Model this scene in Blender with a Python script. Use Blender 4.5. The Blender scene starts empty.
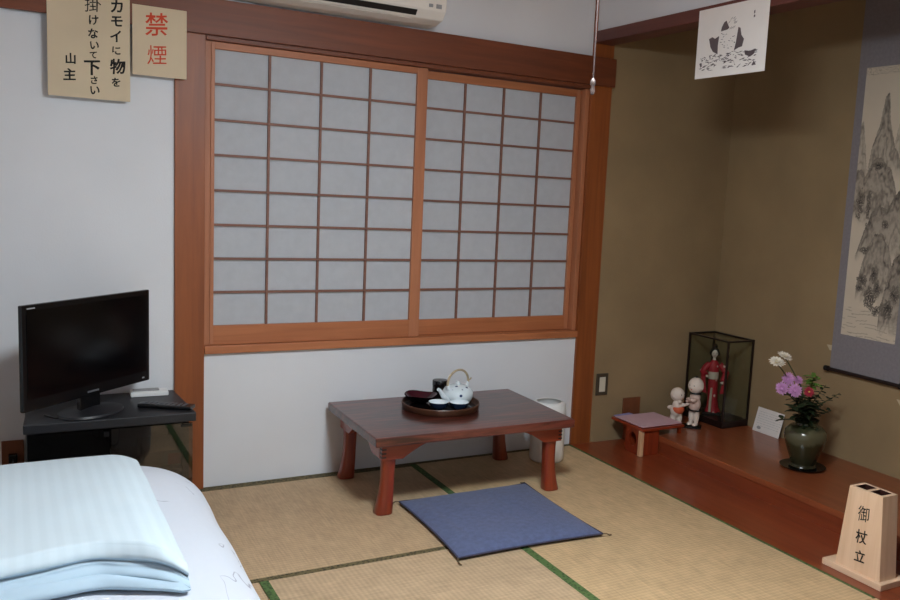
import bpy, bmesh, math, random
from mathutils import Vector, Matrix, noise
random.seed(7)
SC = bpy.context.scene
COL = SC.collection
PI = math.pi

# ------------------------------------------------------------------ materials
def lin(c):
    return tuple(((v/255)/12.92 if v/255 <= .04045 else ((v/255+.055)/1.055)**2.4) for v in c) + (1,)

def new_mat(name):
    m = bpy.data.materials.new(name); m.use_nodes = True
    nt = m.node_tree; b = nt.nodes['Principled BSDF']
    return m, nt, b

def N(nt, t, **kw):
    n = nt.nodes.new(t)
    for k, v in kw.items():
        if k in n.inputs: n.inputs[k].default_value = v
        else: setattr(n, k, v)
    return n

def coords(nt, scale=(1, 1, 1), rot=(0, 0, 0)):
    tc = N(nt, 'ShaderNodeTexCoord'); mp = N(nt, 'ShaderNodeMapping')
    mp.inputs['Scale'].default_value = scale; mp.inputs['Rotation'].default_value = rot
    nt.links.new(tc.outputs['Object'], mp.inputs['Vector'])
    return mp.outputs['Vector']

def ramp(nt, fac, stops):
    r = N(nt, 'ShaderNodeValToRGB'); e = r.color_ramp.elements
    while len(e) > 1: e.remove(e[-1])
    e[0].position = stops[0][0]; e[0].color = lin(stops[0][1])
    for p, c in stops[1:]:
        x = e.new(p); x.color = lin(c)
    nt.links.new(fac, r.inputs['Fac'])
    return r.outputs['Color']

def bump(nt, b, fac, strength=.2, dist=.002):
    bp = N(nt, 'ShaderNodeBump'); bp.inputs['Strength'].default_value = strength; bp.inputs['Distance'].default_value = dist
    nt.links.new(fac, bp.inputs['Height']); nt.links.new(bp.outputs['Normal'], b.inputs['Normal'])

def plain(name, c, rough=.5, metal=0, var=.06, nscale=12, bmp=0, bscale=200, coat=0, sheen=0, emit=None, es=0):
    m, nt, b = new_mat(name)
    v = coords(nt)
    n = N(nt, 'ShaderNodeTexNoise', Scale=nscale, Detail=4.0); nt.links.new(v, n.inputs['Vector'])
    lo = tuple(max(0, x*(1-var)) for x in c); hi = tuple(min(255, x*(1+var)) for x in c)
    nt.links.new(ramp(nt, n.outputs['Fac'], [(.3, lo), (.7, hi)]), b.inputs['Base Color'])
    b.inputs['Roughness'].default_value = rough; b.inputs['Metallic'].default_value = metal
    b.inputs['Coat Weight'].default_value = coat; b.inputs['Sheen Weight'].default_value = sheen
    if bmp:
        n2 = N(nt, 'ShaderNodeTexNoise', Scale=bscale, Detail=3.0); nt.links.new(v, n2.inputs['Vector'])
        bump(nt, b, n2.outputs['Fac'], bmp)
    if emit:
        b.inputs['Emission Color'].default_value = lin(emit); b.inputs['Emission Strength'].default_value = es
    return m

def wood(name, dark, light, axis='x', rough=.4, scale=1., coat=0, contrast=(.3, .75), wave=0.):
    m, nt, b = new_mat(name)
    s = {'x': (1.2, 22, 22), 'y': (22, 1.2, 22), 'z': (22, 22, 1.2)}[axis]
    v = coords(nt, tuple(q*scale for q in s))
    n = N(nt, 'ShaderNodeTexNoise', Scale=1.4, Detail=6.0, Roughness=.6, Distortion=.6+wave); nt.links.new(v, n.inputs['Vector'])
    s2 = {'x': (.6, 3, 3), 'y': (3, .6, 3), 'z': (3, 3, .6)}[axis]
    v2 = coords(nt, s2); n2 = N(nt, 'ShaderNodeTexNoise', Scale=1.5, Detail=2.0); nt.links.new(v2, n2.inputs['Vector'])
    mx = N(nt, 'ShaderNodeMix'); mx.inputs[0].default_value = .35
    nt.links.new(n.outputs['Fac'], mx.inputs[2]); nt.links.new(n2.outputs['Fac'], mx.inputs[3])
    nt.links.new(ramp(nt, mx.outputs[0], [(contrast[0], dark), (contrast[1], light)]), b.inputs['Base Color'])
    b.inputs['Roughness'].default_value = rough; b.inputs['Coat Weight'].default_value = coat
    b.inputs['Coat Roughness'].default_value = .12
    bump(nt, b, n.outputs['Fac'], .08, .001)
    return m

def tatami_mat_material(name, c, axis):
    m, nt, b = new_mat(name)
    v = coords(nt)
    w = N(nt, 'ShaderNodeTexWave', bands_direction='X' if axis == 'x' else 'Y', Scale=19.0, Distortion=.35, Detail=2.0)
    w.inputs['Detail Scale'].default_value = 6
    nt.links.new(v, w.inputs['Vector'])
    s = (9, 160, 1) if axis == 'x' else (160, 9, 1)
    v2 = coords(nt, s); n = N(nt, 'ShaderNodeTexNoise', Scale=1.0, Detail=4.0); nt.links.new(v2, n.inputs['Vector'])
    n3 = N(nt, 'ShaderNodeTexNoise', Scale=14.0, Detail=6.0, Roughness=.7); nt.links.new(v, n3.inputs['Vector'])
    a = N(nt, 'ShaderNodeMix'); a.inputs[0].default_value = .5
    nt.links.new(n.outputs['Fac'], a.inputs[2]); nt.links.new(n3.outputs['Fac'], a.inputs[3])
    a2 = N(nt, 'ShaderNodeMix'); a2.inputs[0].default_value = .10
    nt.links.new(a.outputs[0], a2.inputs[2]); nt.links.new(w.outputs['Fac'], a2.inputs[3])
    lo = tuple(x*.88 for x in c); hi = tuple(min(255, x*1.08) for x in c)
    nt.links.new(ramp(nt, a2.outputs[0], [(.33, lo), (.64, hi)]), b.inputs['Base Color'])
    b.inputs['Roughness'].default_value = .62
    bump(nt, b, a2.outputs[0], .35, .002)
    return m

def cloth_border(name, c1, c2):
    m, nt, b = new_mat(name)
    v = coords(nt)
    k = N(nt, 'ShaderNodeTexVoronoi', Scale=95.0); nt.links.new(v, k.inputs['Vector'])
    nt.links.new(ramp(nt, k.outputs['Distance'], [(.25, c1), (.6, c2)]), b.inputs['Base Color'])
    b.inputs['Roughness'].default_value = .8
    return m

def glass_mat(name, tint, rough=.02, reflect=1.0, opacity=0.):
    m, nt, b = new_mat(name)
    nt.nodes.remove(b); out = nt.nodes['Material Output']
    t = N(nt, 'ShaderNodeBsdfTransparent'); t.inputs[0].default_value = lin(tint)
    g = N(nt, 'ShaderNodeBsdfGlossy'); g.inputs['Roughness'].default_value = rough
    f = N(nt, 'ShaderNodeLayerWeight'); f.inputs[0].default_value = .5
    pw = N(nt, 'ShaderNodeMath', operation='POWER'); pw.inputs[1].default_value = 4.0; nt.links.new(f.outputs['Facing'], pw.inputs[0])
    mul = N(nt, 'ShaderNodeMath', operation='MULTIPLY_ADD'); mul.inputs[1].default_value = .35; mul.inputs[2].default_value = .022*reflect
    nt.links.new(pw.outputs[0], mul.inputs[0])
    mx = N(nt, 'ShaderNodeMixShader')
    nt.links.new(mul.outputs[0], mx.inputs[0]); nt.links.new(t.outputs[0], mx.inputs[1]); nt.links.new(g.outputs[0], mx.inputs[2])
    nt.links.new(mx.outputs[0], out.inputs[0])
    return m

def paper_translucent(name, c):
    m, nt, b = new_mat(name)
    out = nt.nodes['Material Output']; v = coords(nt)
    n = N(nt, 'ShaderNodeTexNoise', Scale=30.0, Detail=6.0); nt.links.new(v, n.inputs['Vector'])
    colr = ramp(nt, n.outputs['Fac'], [(.3, tuple(x*.97 for x in c)), (.7, c)])
    nt.links.new(colr, b.inputs['Base Color']); b.inputs['Roughness'].default_value = .85
    b.inputs['Specular IOR Level'].default_value = .2
    t = N(nt, 'ShaderNodeBsdfTranslucent'); nt.links.new(colr, t.inputs[0])
    mx = N(nt, 'ShaderNodeMixShader'); mx.inputs[0].default_value = .25
    nt.links.new(b.outputs[0], mx.inputs[1]); nt.links.new(t.outputs[0], mx.inputs[2]); nt.links.new(mx.outputs[0], out.inputs[0])
    return m

def glaze(name, base, spot, scale, thr, rough=.12):
    m, nt, b = new_mat(name)
    v = coords(nt)
    k = N(nt, 'ShaderNodeTexVoronoi', Scale=scale, Randomness=.7); nt.links.new(v, k.inputs['Vector'])
    nt.links.new(ramp(nt, k.outputs['Distance'], [(thr, spot), (thr+.05, base)]), b.inputs['Base Color'])
    b.inputs['Roughness'].default_value = rough
    return m

M = {}
M['plaster'] = plain('white_plaster', (222, 223, 226), .9, var=.012, nscale=3, bmp=.25, bscale=160)
M['ceiling'] = wood('ceiling_board', (186, 136, 98), (214, 168, 126), 'y', .7)
M['shade'] = plain('glowing_shade', (240, 225, 205), .7, var=.01, emit=(255, 196, 160), es=3.6)  # warm emission added so the shade lights upper walls and ceiling
M['olive'] = plain('olive_sand_plaster', (150, 126, 92), .95, var=.05, nscale=3.0, bmp=.6, bscale=230)
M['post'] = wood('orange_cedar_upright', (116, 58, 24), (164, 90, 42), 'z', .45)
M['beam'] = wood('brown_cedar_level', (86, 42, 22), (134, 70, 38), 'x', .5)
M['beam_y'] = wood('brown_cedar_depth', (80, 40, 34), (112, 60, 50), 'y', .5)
M['shoji_x'] = wood('shoji_rail_wood', (152, 88, 52), (196, 124, 80), 'x', .5)
M['shoji_z'] = wood('shoji_stile_wood', (150, 90, 58), (192, 126, 88), 'z', .5)
M['lattice'] = wood('shoji_lattice_wood', (112, 76, 64), (142, 98, 80), 'x', .6)
M['paper'] = paper_translucent('shoji_paper', (208, 210, 214))
M['tat_x'] = tatami_mat_material('woven_rush_a', (186, 158, 124), 'y')
M['tat_b'] = tatami_mat_material('woven_rush_b', (196, 166, 126), 'y')
M['tat_c'] = tatami_mat_material('woven_rush_c', (186, 160, 128), 'x')
M['green'] = cloth_border('green_brocade', (50, 70, 34), (80, 106, 56))
M['olivecloth'] = cloth_border('olive_brocade', (52, 46, 26), (104, 92, 60))
M['board'] = wood('red_brown_floorboard', (112, 48, 26), (150, 72, 40), 'y', .28, coat=.25)
M['board2'] = wood('honey_red_floorboard', (126, 62, 36), (164, 92, 56), 'y', .28, coat=.25)
M['table'] = wood('lacquered_table_top', (50, 20, 14), (112, 54, 42), 'x', .3, .9, coat=.45, contrast=(.42, .57), wave=2.4)
M['tableleg'] = wood('lacquered_red_leg', (100, 32, 15), (160, 62, 30), 'z', .3, coat=.4)
M['tablerail'] = wood('lacquered_red_rail', (120, 36, 16), (170, 66, 30), 'x', .3, coat=.4)
M['joint'] = plain('dark_end_grain', (52, 22, 16), .5)
M['paleleg'] = wood('light_hinoki', (196, 146, 104), (232, 190, 150), 'z', .5)
M['hinoki'] = wood('pale_hinoki_z', (216, 178, 144), (238, 206, 176), 'z', .55, contrast=(.35, .7))
M['hinoki_y'] = wood('pale_hinoki_y', (216, 178, 144), (240, 208, 178), 'y', .55)
M['black'] = plain('black_gloss', (12, 12, 14), .22, var=.1)
M['screen'] = plain('screen_black', (5, 5, 7), .12, var=.1)
M['blackmatte'] = plain('black_satin', (30, 31, 35), .45, var=.1, bmp=.1)
M['darkwood'] = plain('dark_frame_lacquer', (32, 18, 16), .35, var=.1)
M['smoke'] = glass_mat('smoked_glass', (176, 164, 150), reflect=4.0)
M['smoke_dark'] = glass_mat('dark_smoked_glass', (104, 104, 112), reflect=1.6)
M['glass'] = glass_mat('clear_glass', (244, 246, 244))
M['white'] = plain('white_plastic', (232, 232, 230), .4, var=.01)
M['bin'] = plain('cream_plastic', (228, 222, 212), .35, var=.01)
M['ac'] = plain('warm_white_plastic', (232, 224, 214), .4, var=.01)
M['grey'] = plain('grey_plastic', (150, 150, 150), .5)
M['darkgrey'] = plain('dark_grey_print', (92, 92, 96), .5)
M['dark'] = plain('near_black', (18, 14, 12), .6)
M['ink'] = plain('sumi_ink', (16, 13, 12), .8)
M['red_ink'] = plain('vermilion_ink', (205, 70, 40), .8, var=.05)
M['signpaper'] = plain('cream_card', (214, 196, 166), .85, var=.02, nscale=6)
M['whitepaper'] = plain('white_card', (232, 226, 220), .85, var=.01)
M['duvet'] = None
M['quilt'] = None
M['zabuton'] = plain('indigo_blue_cotton', (84, 94, 128), .95, var=.07, nscale=55, bmp=.4, bscale=500, sheen=.2)
M['zab_edge'] = plain('dark_seam', (60, 58, 78), .9)
M['tassel'] = plain('brown_tassel', (96, 80, 56), .9)
M['lacq_black'] = plain('black_lacquer', (16, 12, 12), .15, var=.1)
M['lacq_red'] = plain('wine_lacquer', (60, 20, 30), .15, var=.1)
M['tray'] = wood('brown_bentwood', (58, 34, 22), (96, 60, 42), 'x', .35)
M['pot'] = glaze('blue_dotted_porcelain', (214, 224, 228), (30, 48, 96), 34, .16)
M['porc'] = plain('white_porcelain', (222, 230, 234), .12, var=.01)
M['cupout'] = glaze('navy_porcelain', (28, 40, 62), (210, 220, 226), 22, .14)
M['cane'] = plain('bamboo_cane', (176, 160, 132), .6, var=.1, nscale=60)
M['pink'] = plain('pink_paper', (206, 168, 176), .8, var=.02)
M['lilac'] = plain('lilac_paper', (142, 140, 190), .8, var=.02)
M['doll_white'] = plain('gofun_white', (232, 216, 202), .6, var=.02)
M['doll_pink'] = plain('pale_pink_clay', (222, 192, 178), .6, var=.03)
M['doll_orange'] = plain('orange_bib_paint', (214, 100, 60), .6)
M['hair'] = plain('black_doll_hair', (16, 13, 13), .5)
M['kimono'] = glaze('red_kimono_silk', (172, 20, 40), (226, 190, 180), 26, .13, .55)
M['kimono_in'] = plain('cream_lining', (206, 192, 172), .7)
M['vase'] = None
M['leaf'] = plain('deep_green_leaf', (34, 48, 26), .5, var=.25, nscale=40)
M['leaf2'] = plain('bright_green_leaf', (92, 132, 48), .5, var=.2, nscale=40)
M['stem'] = plain('green_stem', (62, 74, 38), .6)
M['mum_w'] = plain('white_petals', (240, 230, 214), .7, var=.02)
M['mum_p'] = plain('mauve_petals', (204, 150, 196), .7, var=.08, nscale=60)
M['mum_r'] = plain('crimson_petals', (172, 46, 66), .7, var=.1)
M['mum_y'] = plain('yellow_centre', (200, 180, 90), .7, var=.1)
M['mount'] = plain('grey_brocade_mount', (134, 127, 130), .85, var=.03, nscale=80, bmp=.2, bscale=600)
M['beige_mount'] = plain('beige_brocade', (190, 176, 150), .85, var=.04, nscale=80)
M['metal'] = plain('steel', (170, 170, 170), .3, 1.0)
M['cord'] = plain('brown_cord', (52, 34, 30), .8)
M['brass'] = plain('pale_bead', (84, 70, 66), .5)
M['outlet_in'] = plain('cream_switch', (214, 206, 186), .4, var=.01)
M['outlet_fr'] = plain('grey_brown_plate', (72, 62, 48), .5)
M['brownplate'] = wood('wood_plate', (104, 56, 30), (132, 76, 44), 'z', .6)
M['lamp'] = plain('lamp_diffuser', (250, 250, 250), .6, var=.0, emit=(231, 246, 255), es=105)
M['faint'] = plain('faint_pencil', (186, 186, 182), .8)
M['redbox'] = plain('coral_label', (196, 96, 88), .6)
M['patch'] = plain('pale_patch', (196, 178, 146), .9)

def duvet_mat():
    m, nt, b = new_mat('white_duvet_cotton')
    v = coords(nt)
    # thin grey brush-like sprigs printed on white cotton
    w = N(nt, 'ShaderNodeTexNoise', Scale=3.2, Detail=2.0, Distortion=1.6); nt.links.new(v, w.inputs['Vector'])
    ab = N(nt, 'ShaderNodeMath', operation='SUBTRACT'); ab.inputs[1].default_value = .5; nt.links.new(w.outputs['Fac'], ab.inputs[0])
    a2 = N(nt, 'ShaderNodeMath', operation='ABSOLUTE'); nt.links.new(ab.outputs[0], a2.inputs[0])
    line = ramp(nt, a2.outputs[0], [(0, (255, 255, 255)), (.011, (0, 0, 0))])
    n2 = N(nt, 'ShaderNodeTexNoise', Scale=9.0, Detail=1.0); nt.links.new(v, n2.inputs['Vector'])
    msk = ramp(nt, n2.outputs['Fac'], [(.46, (0, 0, 0)), (.53, (255, 255, 255))])
    mu = N(nt, 'ShaderNodeMath', operation='MULTIPLY'); nt.links.new(line, mu.inputs[0]); nt.links.new(msk, mu.inputs[1])
    mu2 = N(nt, 'ShaderNodeMath', operation='MULTIPLY'); mu2.inputs[1].default_value = .8; nt.links.new(mu.outputs[0], mu2.inputs[0])
    nt.links.new(ramp(nt, mu2.outputs[0], [(0, (200, 205, 214)), (1, (96, 100, 120))]), b.inputs['Base Color'])
    b.inputs['Roughness'].default_value = .95; b.inputs['Sheen Weight'].default_value = .2
    n3 = N(nt, 'ShaderNodeTexNoise', Scale=9.0, Detail=3.0); nt.links.new(v, n3.inputs['Vector'])
    bump(nt, b, n3.outputs['Fac'], .35, .02)
    return m
def quilt_mat():
    m, nt, b = new_mat('pale_blue_striped_cotton')
    v = coords(nt)
    w = N(nt, 'ShaderNodeTexWave', bands_direction='X', Scale=11.0, Distortion=.3); nt.links.new(v, w.inputs['Vector'])
    nt.links.new(ramp(nt, w.outputs['Fac'], [(.2, (199, 214, 222)), (.8, (203, 218, 226))]), b.inputs['Base Color'])
    b.inputs['Roughness'].default_value = .9; b.inputs['Sheen Weight'].default_value = .2
    n3 = N(nt, 'ShaderNodeTexNoise', Scale=7.0, Detail=3.0); nt.links.new(v, n3.inputs['Vector'])
    bump(nt, b, n3.outputs['Fac'], .3, .02)
    return m
def vase_mat():
    m, nt, b = new_mat('green_brown_glaze')
    v = coords(nt)
    sp = N(nt, 'ShaderNodeSeparateXYZ'); nt.links.new(v, sp.inputs[0])
    n = N(nt, 'ShaderNodeTexNoise', Scale=22.0, Detail=5.0); nt.links.new(v, n.inputs['Vector'])
    ad = N(nt, 'ShaderNodeMath', operation='MULTIPLY_ADD'); ad.inputs[1].default_value = .06
    nt.links.new(n.outputs['Fac'], ad.inputs[0]); nt.links.new(sp.outputs['Z'], ad.inputs[2])
    nt.links.new(ramp(nt, ad.outputs[0], [(.0, (48, 44, 30)), (.14, (56, 56, 36)), (.158, (86, 84, 62)), (.195, (92, 88, 66)), (.21, (58, 60, 40))]), b.inputs['Base Color'])
    b.inputs['Roughness'].default_value = .18
    return m
M['quilt_fold_shade'] = plain('shaded_blue_cotton', (178, 200, 215), .9, var=.02, nscale=8)  # bluish shading of the folds put into the cotton's colour
M['duvet'] = duvet_mat(); M['quilt'] = quilt_mat(); M['vase'] = vase_mat()

# ------------------------------------------------------------------ mesh helper
class MB:
    def __init__(s): s.v = []; s.f = []; s.m = []
    def add(s, vs, fs, mi=0):
        o = len(s.v); s.v += [tuple(v) for v in vs]
        for f in fs: s.f.append([i+o for i in f]); s.m.append(mi)
        return s
    def box(s, x0, x1, y0, y1, z0, z1, mi=0, mat=None):
        vs = [Vector((x, y, z)) for x in (x0, x1) for y in (y0, y1) for z in (z0, z1)]
        if mat: vs = [mat @ v for v in vs]
        return s.add(vs, [(0, 1, 3, 2), (4, 6, 7, 5), (0, 4, 5, 1), (2, 3, 7, 6), (0, 2, 6, 4), (1, 5, 7, 3)], mi)
    def prism(s, poly, axis, a, b, mi=0, mat=None):
        def P(p, t):
            return {'x': Vector((t, p[0], p[1])), 'y': Vector((p[0], t, p[1])), 'z': Vector((p[0], p[1], t))}[axis]
        n = len(poly); vs = [P(p, a) for p in poly]+[P(p, b) for p in poly]
        if mat: vs = [mat @ v for v in vs]
        fs = [list(range(n))[::-1], [n+i for i in range(n)]]+[(i, (i+1) % n, n+(i+1) % n, n+i) for i in range(n)]
        return s.add(vs, fs, mi)
    def lathe(s, prof, seg=32, c=(0, 0, 0), mi=0, sx=1, sy=1, cap=True, mat=None):
        vs = []; n = len(prof)
        for r, z in prof:
            for k in range(seg):
                a = 2*PI*k/seg; vs.append(Vector((c[0]+r*sx*math.cos(a), c[1]+r*sy*math.sin(a), c[2]+z)))
        fs = [(i*seg+k, i*seg+(k+1) % seg, (i+1)*seg+(k+1) % seg, (i+1)*seg+k) for i in range(n-1) for k in range(seg)]
        if cap:
            if prof[0][0] > 1e-5: fs.append(list(range(seg))[::-1])
            if prof[-1][0] > 1e-5: fs.append([(n-1)*seg+k for k in range(seg)])
        if mat: vs = [mat @ v for v in vs]
        return s.add(vs, fs, mi)
    def tube(s, pts, r, seg=8, mi=0, closed=False):
        pts = [Vector(p) for p in pts]; n = len(pts)
        rs = r if isinstance(r, (list, tuple)) else [r]*n
        vs = []; up = Vector((0, 0, 1)); prev = None
        for i, p in enumerate(pts):
            if closed: d = pts[(i+1) % n]-pts[i-1]
            else: d = pts[min(i+1, n-1)]-pts[max(i-1, 0)]
            d.normalize()
            if prev is None:
                a = d.cross(up) if abs(d.z) < .95 else d.cross(Vector((1, 0, 0)))
            else: a = prev-d*prev.dot(d)
            a.normalize(); prev = a; b = d.cross(a)
            for k in range(seg):
                t = 2*PI*k/seg; vs.append(p+(a*math.cos(t)+b*math.sin(t))*rs[i])
        m = n if closed else n-1
        fs = [(i*seg+k, i*seg+(k+1) % seg, ((i+1) % n)*seg+(k+1) % seg, ((i+1) % n)*seg+k) for i in range(m) for k in range(seg)]
        if not closed: fs += [list(range(seg))[::-1], [(n-1)*seg+k for k in range(seg)]]
        return s.add(vs, fs, mi)
    def ell(s, c, r, seg=20, rings=12, mi=0, rot=None):
        R = rot or Matrix.Identity(3); c = Vector(c)
        vs = [c+R @ Vector((0, 0, -r[2]))]
        for i in range(1, rings):
            t = PI*i/rings
            for k in range(seg):
                a = 2*PI*k/seg
                vs.append(c+R @ Vector((r[0]*math.sin(t)*math.cos(a), r[1]*math.sin(t)*math.sin(a), -r[2]*math.cos(t))))
        vs.append(c+R @ Vector((0, 0, r[2])))
        fs = [(0, 1+(k+1) % seg, 1+k) for k in range(seg)]
        for i in range(rings-2):
            for k in range(seg):
                a = 1+i*seg; fs.append((a+k, a+(k+1) % seg, a+seg+(k+1) % seg, a+seg+k))
        L = len(vs)-1; a = 1+(rings-2)*seg
        fs += [(a+k, a+(k+1) % seg, L) for k in range(seg)]
        return s.add(vs, fs, mi)
    def loft(s, loops, mi=0):
        n = len(loops[0]); vs = [p for L in loops for p in L]
        fs = [(i*n+k, i*n+(k+1) % n, (i+1)*n+(k+1) % n, (i+1)*n+k) for i in range(len(loops)-1) for k in range(n)]
        fs += [list(range(n))[::-1], [(len(loops)-1)*n+k for k in range(n)]]
        return s.add(vs, fs, mi)
    def grid(s, fn, nu, nv, mi=0):
        vs = [fn(i/nu, j/nv) for i in range(nu+1) for j in range(nv+1)]
        fs = [(i*(nv+1)+j, (i+1)*(nv+1)+j, (i+1)*(nv+1)+j+1, i*(nv+1)+j+1) for i in range(nu) for j in range(nv)]
        return s.add(vs, fs, mi)
    def build(s, name, mats, parent=None, smooth=False, bev=0, seg=2, label=None, remesh=0):
        me = bpy.data.meshes.new(name); me.from_pydata(s.v, [], s.f)
        if not isinstance(mats, (list, tuple)): mats = [mats]
        for m in mats: me.materials.append(m)
        for p, mi in zip(me.polygons, s.m): p.material_index = mi
        bm = bmesh.new(); bm.from_mesh(me)
        bmesh.ops.recalc_face_normals(bm, faces=bm.faces)
        if bev:
            es = [e for e in bm.edges if len(e.link_faces) == 2 and e.calc_face_angle(0) > .6]
            bmesh.ops.bevel(bm, geom=es, offset=bev, segments=seg, affect='EDGES', profile=.6, clamp_overlap=True)
        bm.to_mesh(me); bm.free()
        o = bpy.data.objects.new(name, me)
        if remesh:
            COL.objects.link(o)
            r = o.modifiers.new('r', 'REMESH'); r.mode = 'VOXEL'; r.voxel_size = remesh
            sm = o.modifiers.new('s', 'SMOOTH'); sm.factor = .8; sm.iterations = 4
            dg = bpy.context.evaluated_depsgraph_get(); dg.update()
            m2 = bpy.data.meshes.new_from_object(o.evaluated_get(dg))
            o.modifiers.clear(); o.data = m2; me = m2; COL.objects.unlink(o)
            if not me.materials: me.materials.append(mats[0])
        if smooth:
            for p in me.polygons: p.use_smooth = True
            if smooth != 'all': me.set_sharp_from_angle(angle=math.radians(40))
        COL.objects.link(o)
        if parent is not None: o.parent = parent
        if label: o['label'] = label
        return o

def thing(name, label, cat, loc=(0, 0, 0), rz=0, group=None):
    o = bpy.data.objects.new(name, None); o.empty_display_size = .05
    COL.objects.link(o); o.location = loc; o.rotation_euler = (0, 0, rz)
    o['label'] = label; o['category'] = cat
    if group: o['group'] = group
    return o
def struct(o): o['kind'] = 'structure'; return o

def text_mesh(chars, mat, name, parent, xf, thick=.0006, bold=.02, jitter=0., shear=0., label=None):
    """chars: list of (string, u, v, size, squash); glyph centres at (u,v); xf maps (u,v,w)->local 3D"""
    V = []; F = []
    for k, (ch, u, v, s, sq) in enumerate(chars):
        cu = bpy.data.curves.new('t', 'FONT'); cu.body = ch; cu.size = 1; cu.offset = 0 if ch in '掛御煙' else bold; cu.extrude = .01; cu.shear = shear
        cu.resolution_u = 3
        o = bpy.data.objects.new('t', cu); COL.objects.link(o)
        dg = bpy.context.evaluated_depsgraph_get(); dg.update()
        me = bpy.data.meshes.new_from_object(o.evaluated_get(dg))
        COL.objects.unlink(o); bpy.data.objects.remove(o)
        if not me.vertices: continue
        xs = [q.co.x for q in me.vertices]; ys = [q.co.y for q in me.vertices]
        cx = (min(xs)+max(xs))/2; cy = (min(ys)+max(ys))/2
        o0 = len(V)
        for q in me.vertices:
            x = (q.co.x-cx)*s*sq; y = (q.co.y-cy)*s
            if jitter:
                nv = noise.noise_vector(Vector((q.co.x*3+k*7.3, q.co.y*3, k)))
                x += nv.x*jitter*s; y += nv.y*jitter*s
            y += x*.12
            V.append(xf(u+x, v+y, thick if q.co.z > 0 else 0))
        F += [[i+o0 for i in p.vertices] for p in me.polygons]
        bpy.data.meshes.remove(me)
    b = MB(); b.add(V, F)
    return b.build(name, mat, parent, label=label)

# ------------------------------------------------------------------ camera
cx, cy_, cz = -0.64677, -3.57753, 1.25238
yaw, pitch, roll, F = .53892, -.12846, .05359, 877.16
fwd = Vector((math.sin(yaw)*math.cos(pitch), math.cos(yaw)*math.cos(pitch), math.sin(pitch)))
right = Vector((math.cos(yaw), -math.sin(yaw), 0)); up = right.cross(fwd)
r2 = right*math.cos(roll)+up*math.sin(roll); u2 = -right*math.sin(roll)+up*math.cos(roll)
cam = bpy.data.cameras.new('camera'); co = bpy.data.objects.new('camera', cam); COL.objects.link(co)
mw = Matrix((r2, u2, -fwd)).transposed().to_4x4(); mw.translation = Vector((cx, cy_, cz)); co.matrix_world = mw
cam.sensor_width = 36; cam.lens = F/900*36; cam.shift_x = -80.9/900; cam.shift_y = 5.2/900; cam.clip_start = .05
SC.camera = co

# ------------------------------------------------------------------ room shell
H = 2.40; XR = 1.76; X2 = 2.68; XL = -1.9; YB = -4.3; YT = -1.93
fl = struct(MB().box(XL-.1, XR, YB-.1, .12, -.12, -.03).build('floor', M['ceiling']))
struct(MB().box(XL-.1, X2+.1, YB-.1, .25, H, H+.06).build('ceiling', M['ceiling']))
wb = MB()
wb.box(XL-.1, -.108, 0, .1, -.03, H)            # left of the window
wb.box(-.004, XR+.004, 0, .1, -.03, .549)       # under the sill
wb.box(-.004, XR+.004, 0, .1, 1.772, H)
struct(wb.build('wall_back', M['plaster']))
struct(MB().box(XL-.1, XL, YB, 0, -.03, H).build('wall_left', M['plaster']))
struct(MB().box(XL-.1, XR+.1, YB-.1, YB, -.03, H).build('wall_rear', M['plaster']))
struct(MB().box(XR, XR+.1, YB, YT-.11, -.03, H).build('wall_right', M['plaster']))
# alcove walls of olive sand plaster
aw = struct(MB().box(1.86, X2+.1, 0, .1, -.03, H).build('wall_alcove_side', M['olive']))
ab = MB().box(X2, X2+.1, YT-.1, 0, -.03, H)
abw = struct(ab.build('wall_alcove_back', M['olive']))
struct(MB().box(1.87, X2, YT-.1, YT, -.03, H).build('wall_alcove_near', M['olive']))
for cy, cz0, L in ((-.80, .597, .030), (-1.205, .425, .03)):  # two small pale patches on the olive wall
    MB().prism([(cy-L, cz0-.006), (cy+.01, cz0-.012), (cy+L, cz0+.012), (cy, cz0+.014)], 'x', X2-.0015, X2+.001).build('plaster_patch', M['patch'], abw, label='pale patch on the olive plaster')
# short white wall above the alcove lintel
struct(MB().box(XR+.012, XR+.09, YT+.0, -.0, 2.02, H).build('wall_above_lintel', M['plaster']))
# posts
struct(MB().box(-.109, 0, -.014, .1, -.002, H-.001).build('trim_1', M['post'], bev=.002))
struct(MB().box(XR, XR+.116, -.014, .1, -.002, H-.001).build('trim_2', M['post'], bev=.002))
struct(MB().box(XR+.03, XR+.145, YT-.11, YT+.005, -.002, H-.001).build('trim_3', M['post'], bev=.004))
# nageshi beam over the window, kamoi, sill, lintel
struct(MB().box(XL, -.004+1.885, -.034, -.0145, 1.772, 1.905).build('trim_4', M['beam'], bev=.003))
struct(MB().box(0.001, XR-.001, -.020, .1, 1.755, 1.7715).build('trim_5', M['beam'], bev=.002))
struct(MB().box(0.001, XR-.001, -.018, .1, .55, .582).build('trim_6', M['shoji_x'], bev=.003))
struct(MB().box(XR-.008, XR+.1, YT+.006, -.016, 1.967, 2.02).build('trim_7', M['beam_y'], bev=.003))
# thin edge strip of wood where mats meet the back wall
struct(MB().box(XL, XR, -.022, -.0005, -.03, .0015).build('baseboard_back', M['olivecloth']))
# alcove floors: low board and raised step
struct(MB().box(XR+.0005, 2.097, YT+.004, -.0145, -.03, .001).build('floor_alcove_board', M['board'], bev=.0004))
st = struct(MB().box(2.094, X2-.0005, YT+.004, -.0005, -.03, .064).build('floor_alcove_step', M['board']))
MB().box(2.090, X2-.0005, YT+.004, -.0005, .0655, .092).build('step_top', M['board2'], st, bev=.002)

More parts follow.
